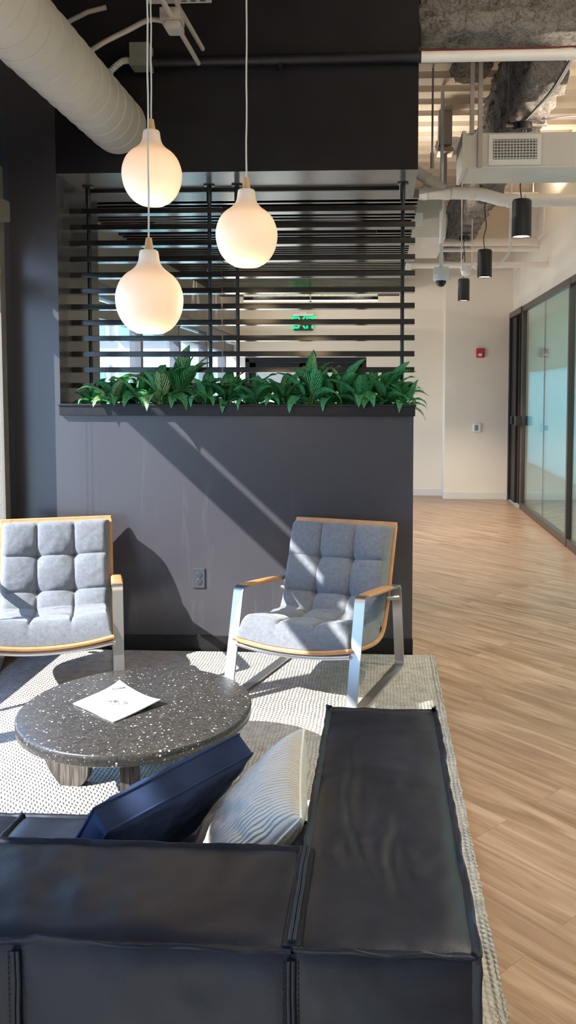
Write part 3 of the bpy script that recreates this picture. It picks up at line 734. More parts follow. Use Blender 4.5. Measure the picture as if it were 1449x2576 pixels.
# black cylinder lamps
def cyl_lamp(x, y, zb, zt, label):
    root = thing('cylinder_pendant', (x, y, zb), label, 'pendant lamp', 'black cylinder pendants in the hallway')
    h = .250; r = .066
    bm = B(); lathe(bm, [(r-.006, .012), (r-.006, 0), (r, 0), (r, h-.012), (r-.006, h-.004), (r-.008, h), (0, h)], 40); mk('lamp_shade', bm, 'black_powder', root)
    bm = B(); lathe(bm, [(0, .010), (r-.006, .010)], 40); mk('lamp_lens', bm, 'lamp_disc', root)
    pts = smoothpath([(0, 0, h-.003), (-.012, 0, h+.10), (.01, 0, (h+zt-zb)/2), (-.006, 0, zt-zb-.06), (.0, 0, zt-zb)], 6)
    bm = B(); tube(bm, pts, .0042, 8); mk('cord', bm, 'black_metal', root)
    bm = B(); lathe(bm, [(0, 0), (.062, 0), (.062, .045), (0, .045)], 28, (0, 0, zt-zb)); mk('canopy', bm, 'black_metal', root)
    bm = B(); tube(bm, [(.02, 0, h-.002), (.02, 0, h+.03)], .006, 8); tube(bm, [(.02, 0, h+.03), (.022, 0, zt-zb)], .0012, 6); mk('gripper', bm, 'pipe_paint', root)
    L = bpy.data.lights.new('cylinder_spot', 'SPOT'); L.energy = 330 if y > 9 else 120; L.spot_size = math.radians(115 if y > 9 else 84); L.spot_blend = .6; L.color = (1, .82, .6); L.shadow_soft_size = .05
    lo = bpy.data.objects.new('cylinder_spot', L); COL.objects.link(lo); lo.location = (x, y, zb-.01)
cyl_lamp(.958, 5.70, 2.562, 3.275, 'nearest black cylinder pendant lamp hanging behind the boxed duct')
cyl_lamp(.952, 7.62, 2.558, 3.235, 'middle black cylinder pendant lamp of the hallway row')
cyl_lamp(.953, 9.50, 2.555, 3.238, 'farthest black cylinder pendant lamp in front of the end wall')
for yy in (3.8, 1.9, 0.0): cyl_lamp(.955, yy, 2.56, 3.25, 'unseen black cylinder pendant lamp added nearer than the duct to light the hallway')  # row extended outside the frame, added for hallway light
# made-up hallway luminaires, added outside the frame to brighten the hallway
for k_, (ux, uy) in enumerate(((1.35, 2.3), (1.35, -.6))):
    root = thing('fill_luminaire', (ux, uy, 2.95), 'added unseen up-and-down luminaire brightening the hallway nearer than the duct', 'ceiling lamp', 'added hallway fill lights')
    bm = B(); rbox(bm, -.06, .06, -.7, .7, 0, .06, .004); mk('housing', bm, 'white_plastic', root)
    for s in (-.6, .6):
        bm = B(); tube(bm, [(0, s, .06), (0, s, ZC-2.95)], .003, 8); mk('hanger', bm, 'cord_white', root)
    for up_, en in ((1, UPW), (0, DNW)):
        L = bpy.data.lights.new('hall_fill', 'AREA'); L.shape = 'RECTANGLE'; L.size = .1; L.size_y = 1.35; L.energy = en; L.color = (1, .88, .72)
        lo = bpy.data.objects.new('hall_fill', L); COL.objects.link(lo); lo.location = (ux, uy, 2.95+(.075 if up_ else -.01)); lo.rotation_euler = (PI if up_ else 0, 0, 0)
# strip lights added out of sight on the two box ducts to brighten the deck
for (tx_, ty_, tz_, lx_, en) in ((1.5, 5.36, 3.10, .4, 30), (.42, 8.0, 3.165, .22, 13)):
    root = thing('fill_strip', (tx_, ty_, tz_), 'slim fill strip added out of sight on top of the %s box duct' % ('grilled' if tx_ > 1 else 'plain'), 'strip light')
    bm = B(); rbox(bm, -lx_/2, lx_/2, -.04, .04, 0, .03, .003); mk('strip_body', bm, 'white_plastic', root)
    L = bpy.data.lights.new('fill_strip_up', 'AREA'); L.shape = 'RECTANGLE'; L.size = lx_*.95; L.size_y = .06; L.energy = en; L.color = (1, .86, .68)
    lo = bpy.data.objects.new('fill_strip_up', L); COL.objects.link(lo); lo.location = (tx_, ty_, tz_+.04); lo.rotation_euler = (PI, 0, 0)
# bare point lights added above the raft to brighten the ceiling, no fixtures
for xx_ in (-1.6, -.3):
    for yy_ in (5.9, 7.6, 9.3, 10.5):
        L = bpy.data.lights.new('raft_fill', 'POINT'); L.energy = 11; L.color = (1, .93, .84); L.shadow_soft_size = .01
        lo = bpy.data.objects.new('raft_fill', L); COL.objects.link(lo); lo.location = (xx_, yy_, 2.90)
root = thing('fill_strip', (1.36, 8.6, 3.53), 'slim fill strip added out of sight behind the drain pipe elbow', 'strip light')  # further strip added out of sight to brighten the far deck and end wall
bm = B(); rbox(bm, -.25, .25, -.03, .03, 0, .02, .003); mk('strip_body', bm, 'white_plastic', root)
bm = B(); tube(bm, [(-.2, 0, .02), (-.2, 0, ZC-3.53)], .002, 6); tube(bm, [(.2, 0, .02), (.2, 0, ZC-3.53)], .002, 6); mk('hanger', bm, 'cord_white', root)
L = bpy.data.lights.new('fill_strip_up', 'AREA'); L.shape = 'RECTANGLE'; L.size = .45; L.size_y = .06; L.energy = 20; L.color = (1, .86, .68)
lo = bpy.data.objects.new('fill_strip_up', L); COL.objects.link(lo); lo.location = (1.36, 8.6, 3.56); lo.rotation_euler = (PI, 0, 0)
# cable bundles
def cables(name, pts, cols, label, spread=.012):
    root = thing(name, pts[0], label, 'cable')
    for k, m_ in enumerate(cols):
        off = Vector((random.uniform(-spread, spread), random.uniform(-spread, spread), random.uniform(-spread, spread)))
        P = [Vector(p)-Vector(pts[0])+off*(1 if 0 < i < len(pts)-1 else .3)*random.uniform(.5, 1.6) for i, p in enumerate(pts)]
        bm = B(); tube(bm, smoothpath(P, 8), .0055, 6); mk('wire', bm, m_, root)
cables('cable_bundle', [(1.35, 4.66, 3.95), (1.20, 4.62, 3.62), (1.05, 4.62, 3.36), (1.04, 4.68, 3.32), (1.02, 5.0, 3.29), (.985, 5.3, 3.29), (.965, 5.64, 3.325)], ['cord_white', 'cable_dark', 'conduit_paint', 'cord_white'], 'loose grey and blue wires draped over the pipe beside the lengthwise beam')
cables('red_wire', [(.22, 4.655, 3.395), (.6, 4.65, 3.385), (1.1, 4.65, 3.392), (1.8, 4.65, 3.40)], ['cable_red'], 'thin dark red wire strung along the lower edge of the crosswise beam', .002)
cables('black_cable', [(.98, 5.66, 3.335), (1.1, 5.64, 3.33), (1.3, 5.64, 3.345), (1.85, 5.64, 3.34)], ['cable_dark'], 'black cable running right from the nearest lamp canopy above the duct', .002)
bm = B()
for xx in (.868, 1.118): tube(bm, [(xx, 5.75, 3.325), (xx, 5.75, ZC)], .005, 8)
rbox(bm, .85, 1.13, 5.735, 5.765, 3.318, 3.332, .002); tag(mk('support_rail', bm, 'conduit_paint'), 'slim slotted rail on rods carrying the nearest black lamp canopy', 'rail')
bm = B(); tube(bm, [(.404, 6.6, 3.30), (.404, 6.6, ZC)], .008, 8); tube(bm, [(.404, 6.6, 3.27), (.404, 6.6, 3.39)], .015, 8); tag(mk('sprinkler_drop', bm, 'conduit_paint'), 'thin painted rod dropping from the ribbed deck beside the dark box', 'rod')
bm = B(); rbox(bm, .52, .64, 7.55, 7.70, 3.74, ZC+.02, .004); rbox(bm, .56, .60, 7.6, 7.64, 3.155, 3.75, .003); rbox(bm, .51, .65, 7.53, 7.72, 3.67, 3.71, .003); tag(mk('deck_bracket', bm, 'conduit_paint'), 'cream bracket box fixed below the ribbed deck near the dark box', 'bracket')

# ------------------------------------------------------------------ lounge overhead
# spiral duct
r = .157
bm = B(); tube(bm, [(0, y, 0) for y in (-7.2, -5, -3, -1, 0)], r, 64)
root = thing('spiral_duct', (-1.466, YW-.02, 2.99), 'large round cream spiral duct running overhead to the dark wall', 'duct')
mk('duct_tube', bm, 'spiral_paint', root)
bm = B(); pts = []
N = 58*58
for i in range(0, N):
    a = 2*PI*i/58; y = -.01-i/N*6.9
    pts.append((math.cos(a)*(r+.0008), y, math.sin(a)*(r+.0008)))
tube(bm, pts, .0022, 5); mk('spiral_seam', bm, 'spiral_paint', root)
for yy in (-1.75,):
    bm = B(); rbox(bm, 0, 0.001, 0, .001, 0, .001, .0001); bm.free()
    bm = B(); tube(bm, [(math.cos(a)*(r+.003), yy, math.sin(a)*(r+.003)) for a in [2*PI*k/64 for k in range(64)]], .005, 6, closed=True); tube(bm, [(0, yy, r), (0, yy, ZC-2.99)], .003, 6); mk('hanger_band', bm, 'cord_white', root)
# electrical boxes, conduits
root = thing('wall_box', (-1.308, 4.52, 3.33), 'grey-green electrical box at the end of the black pipe', 'electrical box')
bm = B(); rbox(bm, -.055, .035, -.04, .06, -.062, .062, .003); mk('box_body', bm, 'grey_box', root)
bm = B(); rbox(bm, .035, .050, -.035, .065, -.066, .066, .002); mk('box_flange', bm, 'grey_box', root)
bm = B(); pts = smoothpath([(-.055, 0, -.02), (-.10, 0, -.022), (-.15, 0, -.055), (-.20, 0, -.11), (-.23, 0, -.17)], 14)
tube(bm, pts, [.0155 if i % 3 else .0195 for i in range(len(pts))], 12); mk('flex_conduit', bm, 'pipe_paint', root)
root = thing('ceiling_box', (-1.00, 4.0, 3.29), 'cream electrical box on a slotted strut under the black ceiling', 'electrical box')
bm = B(); rbox(bm, -.055, .045, -.045, .045, -.02, .04, .003); rbox(bm, -.035, .045, -.05, .05, -.06, -.018, .012); mk('box_body', bm, 'conduit_paint', root)
bm = B(); rbox(bm, -.10, .20, -.10, -.06, .045, .075, .002); mk('strut', bm, 'conduit_paint', root)
bm = B()
for k in range(3): rbox(bm, .06+k*.045, .085+k*.045, -.09, -.08, .043, .0455, .001)
mk('strut_slots', bm, 'ink', root)
bm = B(); tube(bm, smoothpath([(-.05, 0, -.005), (-.12, 0, .0), (-.22, 0, -.045), (-.34, 0, -.10), (-.44, .0, -.16)], 6), .0125, 12); mk('side_conduit', bm, 'conduit_paint', root)
bm = B(); tube(bm, [(-.02, -.9, .02), (0, 0, .0), (.0, .55, .01)], .0125, 12); tube(bm, [(.045, -.9, .09), (.03, .0, .05), (.03, .52, .075)], .0125, 12); mk('conduits', bm, 'conduit_paint', root)
bm = B(); tube(bm, [(-.09, -.08, .07), (-.09, -.08, ZC-3.29)], .006, 8); tube(bm, [(.185, -.08, .07), (.185, -.08, ZC-3.29)], .006, 8); mk('hanger_rods', bm, 'conduit_paint', root)
bm = B(); pts = [(-1.60, 4.1, 3.30), (-1.54, 4.1, 3.34), (-1.45, 4.1, 3.38), (-1.36, 4.1, 3.40)]
tube(bm, pts, .012, 10); tag(mk('flex_whip', bm, 'conduit_paint'), 'short flexible conduit stub emerging above the round spiral duct', 'conduit')
# roller blind cassette + bead chain at the left window
root = thing('roller_blind', (XL+.01, 2.9, 2.43), 'beige roller blind cassette above the left window with a bead chain', 'blind')
bm = B(); rbox(bm, -.02, .075, -1.4, 1.55, 0, .11, .006); mk('cassette', bm, 'beige_frame', root)
bm = B()
for x_ in (.03,):
    for dy in (1.45, 1.47):
        n = 150
        for k in range(n):
            z = -k*.012
            lathe(bm, [(0, -.0022), (.0019, -.0011), (.0022, 0), (.0019, .0011), (0, .0022)], 6, (x_, dy, z))
mk('bead_chain', bm, 'cord_white', root)

# ------------------------------------------------------------------ pendant globes
def globe(x, y, zb, d, label):
    root = thing('globe_pendant', (x, y, zb), label, 'pendant lamp', 'opal globe pendants above the table')
    k = d/.237
    prof = [(.040, .006), (.047, 0), (.055, .004), (.075, .016), (.097, .042), (.112, .075), (.1185, .112), (.116, .145), (.103, .180), (.083, .205), (.060, .222), (.045, .238), (.037, .257), (.034, .280), (.031, .290), (.022, .294), (.012, .294)]
    P = smoothpath([(a, 0, b) for a, b in prof], 4)
    bm = B(); lathe(bm, [(max(p.x, 0)*k, p.z*k) for p in P], 64); mk('lamp_shade', bm, 'opal', root, sharp=80)
    bm = B(); lathe(bm, [(0, .008*k), (.041*k, .008*k)], 40); mk('lamp_opening', bm, 'globe_glow', root)
    bm = B(); lathe(bm, [(0, .29*k), (.0165*k, .29*k), (.0155*k, .30*k), (.0105*k, .334*k), (.0095*k, .336*k), (0, .336*k)], 28); mk('wood_cap', bm, 'brass_wood', root)
    bm = B(); n = 24; H = ZC-zb
    tube(bm, [(.0010*math.sin(i*1.7+x*9)+.012*i/n, .0012*math.cos(i*2.1), .33*k+(H-.33*k)*i/n) for i in range(n+1)], .0032, 10); mk('cord', bm, 'cord_white', root)
    L = bpy.data.lights.new('globe_light', 'POINT'); L.energy = 4; L.color = (1, .72, .42); L.shadow_soft_size = .12
    lo = bpy.data.objects.new('globe_light', L); COL.objects.link(lo); lo.location = (x, y, zb-.16)
emit('globe_glow', (1, .74, .46, 1), 1.1)
globe(-.918, 3.30, 2.255, .237, 'uppermost of the three glowing globe pendants, beside the spiral duct')
globe(-.821, 2.90, 1.712, .237, 'lowest and nearest of the three glowing globe pendants')
globe(-.517, 3.18, 1.989, .237, 'rightmost glowing globe pendant, in front of the slatted screen')

# ------------------------------------------------------------------ rug
RX0, RX1, RY0, RY1 = -2.02, .312, -.6, 4.585
root = None
bm = B(); rbox(bm, RX0, RX1-.006, RY0, RY1, .0005, .014, .005)
# scalloped loops along the visible edges
def loopdot(c, rx, ry, rz):
    b2 = bmesh.ops.create_icosphere(bm, subdivisions=2, radius=1)
    for v in b2['verts']: v.co = Vector((v.co.x*rx, v.co.y*ry, v.co.z*rz))+Vector(c)
y = .6
while y < RY1:
    loopdot((RX1-.006+random.uniform(-.002, .003), y, .009), .009, .0105+random.uniform(-.002, .002), .0075)
    loopdot((RX1-.020+random.uniform(-.002, .002), y+.01, .0125), .009, .0105, .0065)
    y += .0205
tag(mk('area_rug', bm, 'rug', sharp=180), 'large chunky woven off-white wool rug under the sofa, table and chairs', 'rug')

# ------------------------------------------------------------------ coffee table
TC = (-.906, 2.96); TR = .427
root = thing('coffee_table', (TC[0], TC[1], .014), 'round dark terrazzo coffee table with white chips on four grey wooden slab legs', 'table', rz=math.radians(-4))
zt = .316
bm = B(); lathe(bm, [(0, zt-.044), (TR-.006, zt-.044), (TR, zt-.038), (TR, zt-.005), (TR-.004, zt-.001), (TR-.007, zt), (0, zt)], 128); mk('tabletop', bm, 'terrazzo', root, sharp=60)
def slab():
    bm = B(); r0, r1, h, w = .185, .375, zt-.0445, .024
    out = [(r0, h), (r1, h), (r1, .16), (r1-.015, .11), (r1-.035, .06), (r1-.065, .018), (r1-.085, 0), (r0+.045, 0), (r0+.018, .015), (r0+.004, .045), (r0, .09)]
    P = smoothpath([(a, 0, b) for a, b in out[2:]], 4); pts = [(r0, h), (r1, h)]+[(p.x, p.z) for p in P]
    A = [bm.verts.new((a, -w, b)) for a, b in pts]; C_ = [bm.verts.new((a, w, b)) for a, b in pts]
    bm.faces.new(A); bm.faces.new(C_[::-1])
    for i in range(len(pts)): j = (i+1) % len(pts); bm.faces.new((A[i], A[j], C_[j], C_[i]))
    bmesh.ops.recalc_face_normals(bm, faces=bm.faces[:])
    return bm
for ang in (180, -74, 4, 98):
    bm = slab(); bmesh.ops.rotate(bm, verts=bm.verts, cent=(0, 0, 0), matrix=Matrix.Rotation(math.radians(ang), 3, 'Z')); mk('leg', bm, 'grey_oak', root, sharp=30)
# folded paper with heading and emblem
root = thing('folded_paper', (-.982, 2.972, .3305), 'white folded booklet with a dark heading and round emblem lying on the terrazzo table', 'booklet')
c4 = [Vector((-1.146, 2.948, 0)), Vector((-1.034, 3.150, 0)), Vector((-.815, 2.961, 0)), Vector((-.940, 2.791, 0))]
ctr = Vector((-.982, 2.972, 0)); c4 = [c-ctr for c in c4]
def bil(s, t): return (1-s)*(1-t)*c4[0]+s*(1-t)*c4[3]+s*t*c4[2]+(1-s)*t*c4[1]
def paperz(s, t): return .006+.012*s**6*t*t+.020*((t)**5)*((1-s)**2)+.002*math.sin(5*s+3*t)+.004*t*s
for lay, (dz, nm) in enumerate(((0, 'cover'), (-.0035, 'inner_sheets'))):
    bm = B(); n = 14; T = []; Bo = []
    for i in range(n+1):
        T.append([bm.verts.new(bil(i/n, j/n)*(1-.01*lay)+Vector((0, 0, max(.0012, paperz(i/n, j/n)+dz)))) for j in range(n+1)])
    for i in range(n+1):
        Bo.append([bm.verts.new(bil(i/n, j/n)*(1-.01*lay)+Vector((0, 0, max(.0004, paperz(i/n, j/n)+dz-.0012)))) for j in range(n+1)])
    for i in range(n):
        for j in range(n):
            bm.faces.new((T[i][j], T[i+1][j], T[i+1][j+1], T[i][j+1])); bm.faces.new((Bo[i][j], Bo[i][j+1], Bo[i+1][j+1], Bo[i+1][j]))
    for i in range(n):
        bm.faces.new((T[i][0], Bo[i][0], Bo[i+1][0], T[i+1][0])); bm.faces.new((T[i][n], T[i+1][n], Bo[i+1][n], Bo[i][n]))
        bm.faces.new((T[0][i], T[0][i+1], Bo[0][i+1], Bo[0][i])); bm.faces.new((T[n][i], Bo[n][i], Bo[n][i+1], T[n][i+1]))
    pg = mk(nm, bm, 'paper', root, sharp=50)
dx = math.atan2(c4[2].y-c4[3].y, c4[2].x-c4[3].x)
tx = bil(.17, .84)
mt = Matrix.Translation((tx.x, tx.y, paperz(.17, .84)+.0035)) @ Matrix.Rotation(math.radians(24), 4, 'Z')
tt = mesh_text('IOWA', .019, .0003, 'ink', 'heading_text', root, mt, bold=.0006)
bm = B(); cc = bil(.5, .5); rr = random.Random(3)
for k in range(46):
    a = rr.uniform(0, 2*PI); rad = rr.uniform(.004, .036); ln = rr.uniform(.15, .9)
    pts = [(cc.x+rad*1.25*math.cos(a+s*ln), cc.y+rad*.75*math.sin(a+s*ln)+rr.uniform(-.002, .002), paperz(.5, .5)+.0022) for s in (0, .35, .7, 1)]
    tube(bm, pts, .0009, 4)
mk('emblem', bm, 'ink_grey', root)

# ------------------------------------------------------------------ armchairs
W, w = .340, .290
prof = smoothpath([(.035, .318), (.06, .311), (.20, .279), (.36, .249), (.49, .237), (.575, .262), (.625, .335), (.665, .43), (.72, .58), (.772, .715), (.800, .782)], 5)
PL = [Vector((p.x, p.y)) for p in prof]
def arc(PL):
    L = [0]
    for a, b in zip(PL, PL[1:]): L.append(L[-1]+(b-a).length)
    return L
AL = arc(PL)
def onprof(t):
    L = t*AL[-1]
    for i in range(len(AL)-1):
        if AL[i+1] >= L or i == len(AL)-2:
            f = (L-AL[i])/(AL[i+1]-AL[i]); p = PL[i].lerp(PL[i+1], f); d = (PL[i+1]-PL[i]).normalized(); return p, Vector((-d.y, d.x))
def sag(t, u): return -.032*(1-(u/w)**2)*max(0, 1-t/.25)**1.3
def shell_pt(t, u, off):
    p, n = onprof(t); q = p+n*off
    return Vector((u, q.x, q.y+sag(t, u)))
def make_chair(label):
    root = thing('lounge_chair', (0, 0, 0), label, 'armchair', 'steel framed lounge chairs by the dark wall')
    # leather sling
    bm = B(); nt, nu = 64, 16; th = .018
    us = [-w+2*w*j/nu for j in range(nu+1)]
    top = [[bm.verts.new(shell_pt(i/nt, u, 0)) for u in us] for i in range(nt+1)]
    bot = [[bm.verts.new(shell_pt(i/nt, u, -th)) for u in us] for i in range(nt+1)]
    for i in range(nt):
        for j in range(nu):
            bm.faces.new((top[i][j], top[i+1][j], top[i+1][j+1], top[i][j+1])); bm.faces.new((bot[i][j], bot[i][j+1], bot[i+1][j+1], bot[i+1][j]))
        bm.faces.new((top[i][0], bot[i][0], bot[i+1][0], top[i+1][0])); bm.faces.new((top[i][nu], top[i+1][nu], bot[i+1][nu], bot[i][nu]))
    for j in range(nu):
        bm.faces.new((top[0][j], top[0][j+1], bot[0][j+1], bot[0][j])); bm.faces.new((top[nt][j], bot[nt][j], bot[nt][j+1], top[nt][j+1]))
    sl = mk('leather_sling', bm, 'tan_leather', root, sharp=50)
    bm = B()
    ring = [shell_pt(i/nt, -w, -.009) for i in range(nt+1)]+[shell_pt(1, u, -.009) for u in us[1:]]+[shell_pt(1-i/nt, w, -.009) for i in range(1, nt+1)]+[shell_pt(0, u, -.009) for u in us[::-1][1:-1]]
    tube(bm, ring, .0105, 8, closed=True); mk('rolled_edge', bm, 'tan_leather', sl)
    # cushions
    def cushion(t0, t1, T, rows, cols, name, seed, hw=w-.004, r0=0.):
        nt, nu = 66, 60
        bm = B(); tops = []; bots = []
        for i in range(nt+1):
            a = i/nt; rt = []; rb = []
            for j in range(nu+1):
                b = j/nu; u = (2*b-1)*hw
                ea = min(a, 1-a)*(t1-t0)*AL[-1]; eb = min(b, 1-b)*2*hw
                R_ = .042
                fa = math.sqrt(max(0, 1-(1-min(1, ea/R_))**2)); fb = math.sqrt(max(0, 1-(1-min(1, eb/R_))**2))
                e = (.30+.70*fa)*(.30+.70*fb)
                dip = 0
                for rws, q, tot in ((rows, a, (t1-t0)*AL[-1]), (cols, b, 2*hw)):
                    for k in range(1, rws):
                        d = abs(q-k/rws)*tot
                        dip += .15*math.exp(-d/.007)+.07*math.exp(-(d/.04)**2)
                for k in range(1, rows):
                    for l in range(1, cols):
                        d2 = ((a-k/rows)*(t1-t0)*AL[-1])**2+((b-l/cols)*2*hw)**2
                        dip += .75*math.exp(-math.sqrt(d2)/.038)
                crown = (math.sin(PI*((a*rows) % 1))*math.sin(PI*((b*cols) % 1)))**.5 if 0 < a < 1 and 0 < b < 1 else 0
                hgt = T*e*(.92+.08*crown-dip*.55)+.004*fbm(a*5+seed, b*5, 1)+.0018*fbm(a*18+seed, b*18, 2)
                pinch = 1-.02*math.sin(PI*a)*(1 if True else 0)
                rt.append(bm.verts.new(shell_pt(t0+(t1-t0)*a, u*(1-.012*(1-fb)), .003+max(.006, hgt))))
                rb.append(bm.verts.new(shell_pt(t0+(t1-t0)*a, u*(1-.012*(1-fb)), .002)))
            tops.append(rt); bots.append(rb)
        for i in range(nt):
            for j in range(nu):
                bm.faces.new((tops[i][j], tops[i+1][j], tops[i+1][j+1], tops[i][j+1])); bm.faces.new((bots[i][j], bots[i][j+1], bots[i+1][j+1], bots[i+1][j]))
            bm.faces.new((tops[i][0], bots[i][0], bots[i+1][0], tops[i+1][0])); bm.faces.new((tops[i][nu], tops[i+1][nu], bots[i+1][nu], bots[i][nu]))
        for j in range(nu):
            bm.faces.new((tops[0][j], tops[0][j+1], bots[0][j+1], bots[0][j])); bm.faces.new((tops[nt][j], bots[nt][j], bots[nt][j+1], tops[nt][j+1]))
        return mk(name, bm, 'felt', root, sharp=75)
    cushion(.012, .500, .118, 2, 3, 'seat_cushion', 1)
    cushion(.462, .978, .108, 3, 3, 'back_cushion', 5)
    # side frames: flat bar loops
    for s in (-1, 1):
        loop = [(0, .008), (.135, .535), (.735, .462), (.805, .008)]
        P = roundpath([(0, a, b) for a, b in loop], .028, 6, closed=True)
        n = len(P); bw, bt = .0255, .0055
        bm = B(); R = []
        for i, p in enumerate(P):
            d = (P[(i+1) % n]-P[i-1]).normalized(); nn = Vector((0, -d.z, d.y))
            xo = s*(W-bw)
            R.append([bm.verts.new(p+Vector((xo+a*bw, 0, 0))+nn*b*bt) for a, b in ((-1, -1), (1, -1), (1, 1), (-1, 1))])
        for i in range(n):
            A, C_ = R[i], R[(i+1) % n]
            for k in range(4): bm.faces.new((A[k], A[(k+1) % 4], C_[(k+1) % 4], C_[k]))
        bmesh.ops.recalc_face_normals(bm, faces=bm.faces[:])
        mk('side_frame', bm, 'steel', root, sharp=35)
        # leather arm pad
        bm = B(); nseg = 20
        for_rows = []
        for i in range(nseg+1):
            f = i/nseg; y = .185+(.60-.185)*f; z = .535+(y-.135)/(.735-.135)*(.462-.535)
            e = math.sin(PI*min(1, max(0, f))) ** .25 if 0 < f < 1 else .35
            ring = []
            for k in range(20):
                a = 2*PI*k/20; ca, sa = math.cos(a), math.sin(a)
                ex = math.copysign(abs(ca)**.5, ca)*.030; ez = math.copysign(abs(sa)**.7, sa)*(.014 if sa > 0 else .010)
                ring.append(bm.verts.new((s*(W-bw)+ex*(.85+.15*e), y, z+ez*(.6+.4*e))))
            for_rows.append(ring)
        for A, C_ in zip(for_rows, for_rows[1:]):
            for k in range(20): bm.faces.new((A[k], A[(k+1) % 20], C_[(k+1) % 20], C_[k]))
        bm.faces.new(for_rows[0][::-1]); bm.faces.new(for_rows[-1]); mk('arm_pad', bm, 'tan_leather', root, sharp=60)
        bm = B(); tube(bm, [(s*(w-.01), .66, .405), (s*(W-.004), .70, .405)], .013, 16); tube(bm, [(s*(W-.006), .7, .405), (s*(W+.001), .7, .405)], .009, 12); mk('rear_pin', bm, 'steel', root)
        bm = B(); tube(bm, [(s*(W-.052), .075, .268), (s*(W-.030), .075, .268)], .012, 12); tube(bm, [(s*(W-.06), .092, .262), (s*(W-.045), .092, .262)], .011, 8); mk('bolt_boss', bm, 'bronze_frame', root)
    bm = B(); tube(bm, [shell_pt(.03, (2*k/20-1)*(w-.001), -.034) for k in range(21)], .0125, 14)
    tube(bm, [(-(W-.04), .07, .268), (-w+.01, .072, .276)], .0125, 12); tube(bm, [((W-.04), .07, .268), (w-.01, .072, .276)], .0125, 12); mk('front_tube', bm, 'steel', root)
    return root
ch = make_chair('lounge chair at the right with blue-grey tufted cushions, mostly in shade beside the hallway')
ch.location = (-.427, 3.715, .014); ch.rotation_euler = (0, 0, -.303)
ch2 = dup(ch, (-1.545, 3.70, .014), .330, 'sunlit lounge chair cut by the left edge, with light grey tufted cushions')

# ------------------------------------------------------------------ sofa
def puff(bm, x0, x1, y0, y1, z0, z1, crown, st=.022, wr=.003, seed=0, faces='xXyYzZ', wfun=None):
    def grid(fn, na, nb):
        G = [[bm.verts.new(fn(i/na, j/nb)) for j in range(nb+1)] for i in range(na+1)]
        for i in range(na):
            for j in range(nb): bm.faces.new((G[i][j], G[i+1][j], G[i+1][j+1], G[i][j+1]))
    def cr(a, b, la, lb):
        ea = min(1, min(a, 1-a)*la/.055); eb = min(1, min(b, 1-b)*lb/.055)
        f = lambda e: math.sqrt(max(0, 1-(1-e)**2))
        big = math.sin(PI*a)**.5*math.sin(PI*b)**.5 if 0 < a < 1 and 0 < b < 1 else 0
        return f(ea)*f(eb)*.55+.45*big
    lx, ly, lz = x1-x0, y1-y0, z1-z0
    def wrk(p, k):
        q = fbm(p[0]*7+seed+k*9, p[1]*7, p[2]*7)*wr*1.6+fbm(p[0]*22+seed, p[1]*9, p[2]*16+k)*wr*.5
        return q
    def face(ax, sgn):
        def fn(a, b):
            if ax == 0: p = [x1 if sgn > 0 else x0, y0+ly*a, z0+lz*b]; c = cr(a, b, ly, lz)
            if ax == 1: p = [x0+lx*a, y1 if sgn > 0 else y0, z0+lz*b]; c = cr(a, b, lx, lz)
            if ax == 2: p = [x0+lx*a, y0+ly*b, z1 if sgn > 0 else z0]; c = cr(a, b, lx, ly)
            d = crown*c+wrk(p, ax)*min(1, c*1.5)
            if wfun: d += wfun(p, ax, sgn)*min(1, c*1.2)
            p[ax] += sgn*d; return p
        dims = {0: (ly, lz), 1: (lx, lz), 2: (lx, ly)}[ax]
        grid(fn, max(4, int(dims[0]/st)), max(4, int(dims[1]/st)))
    for ch_, ax, sg in (('x', 0, -1), ('X', 0, 1), ('y', 1, -1), ('Y', 1, 1), ('z', 2, -1), ('Z', 2, 1)):
        if ch_ in faces: face(ax, sg)
def ridge(bm, a, b, out, h=.013, th=.0035, wav=.004, seed=0, n=None):
    """raised, wavy leather flange seam along a-b, standing out along 'out'"""
    a, b, out = Vector(a), Vector(b), Vector(out).normalized(); L = (b-a).length; n = n or max(8, int(L/.011)); d = (b-a).normalized(); s = d.cross(out).normalized()
    R = []
    for i in range(n+1):
        f = i/n; p = a+d*L*f
        k = fbm(f*L*9+seed, seed*1.7, 0)*wav*2.2
        lean = s*k; hh = h*(.8+.4*fbm(f*L*14+seed, 3.1, 0))
        w_ = th*(1+.3*fbm(f*L*25, seed, 1))
        tip = p+out*hh+lean
        R.append([bm.verts.new(q) for q in (p-s*w_*1.9-out*.004, p-s*w_+out*hh*.4+lean*.5, tip-s*w_*.9, tip+out*.0018, tip+s*w_*.9, p+s*w_+out*hh*.4+lean*.5, p+s*w_*1.9-out*.004)])
    for A, C_ in zip(R, R[1:]):
        for k in range(6): bm.faces.new((A[k], A[k+1], C_[k+1], C_[k]))
    bm.faces.new(R[0]); bm.faces.new(R[-1][::-1])
def welt(bm, a, b, out, seed=0):
    """flat double welt with a line of stitches on each side"""
    a, b, out = Vector(a), Vector(b), Vector(out).normalized(); d = (b-a).normalized(); s = d.cross(out).normalized(); L = (b-a).length; n = max(6, int(L/.015))
    for o_, r_ in ((-.0035, .0036), (.0035, .0036)):
        tube(bm, [a+d*L*i/n+s*(o_+.0012*fbm(i*.2+seed, 1, 2))+out*.0015 for i in range(n+1)], r_, 8)
    m_ = int(L/.0085)
    for o_ in (-.0115, .0115):
        for i in range(m_):
            p = a+d*(L*(i+.2)/m_)+s*o_+out*.0012; tube(bm, [p, p+d*.005], .0008, 4)
ZB, ZT = .06, .645
root = thing('leather_sofa', (-.6, 1.45, .014), 'low black leather sofa seen from behind, with wide arm and raised seams', 'sofa')
Rl = Vector(root.location)
def loc_(bm):
    bmesh.ops.translate(bm, verts=bm.verts, vec=-Rl); return bm
AX0, AX1, AY0, AY1 = -.132, .150, 1.198, 2.150
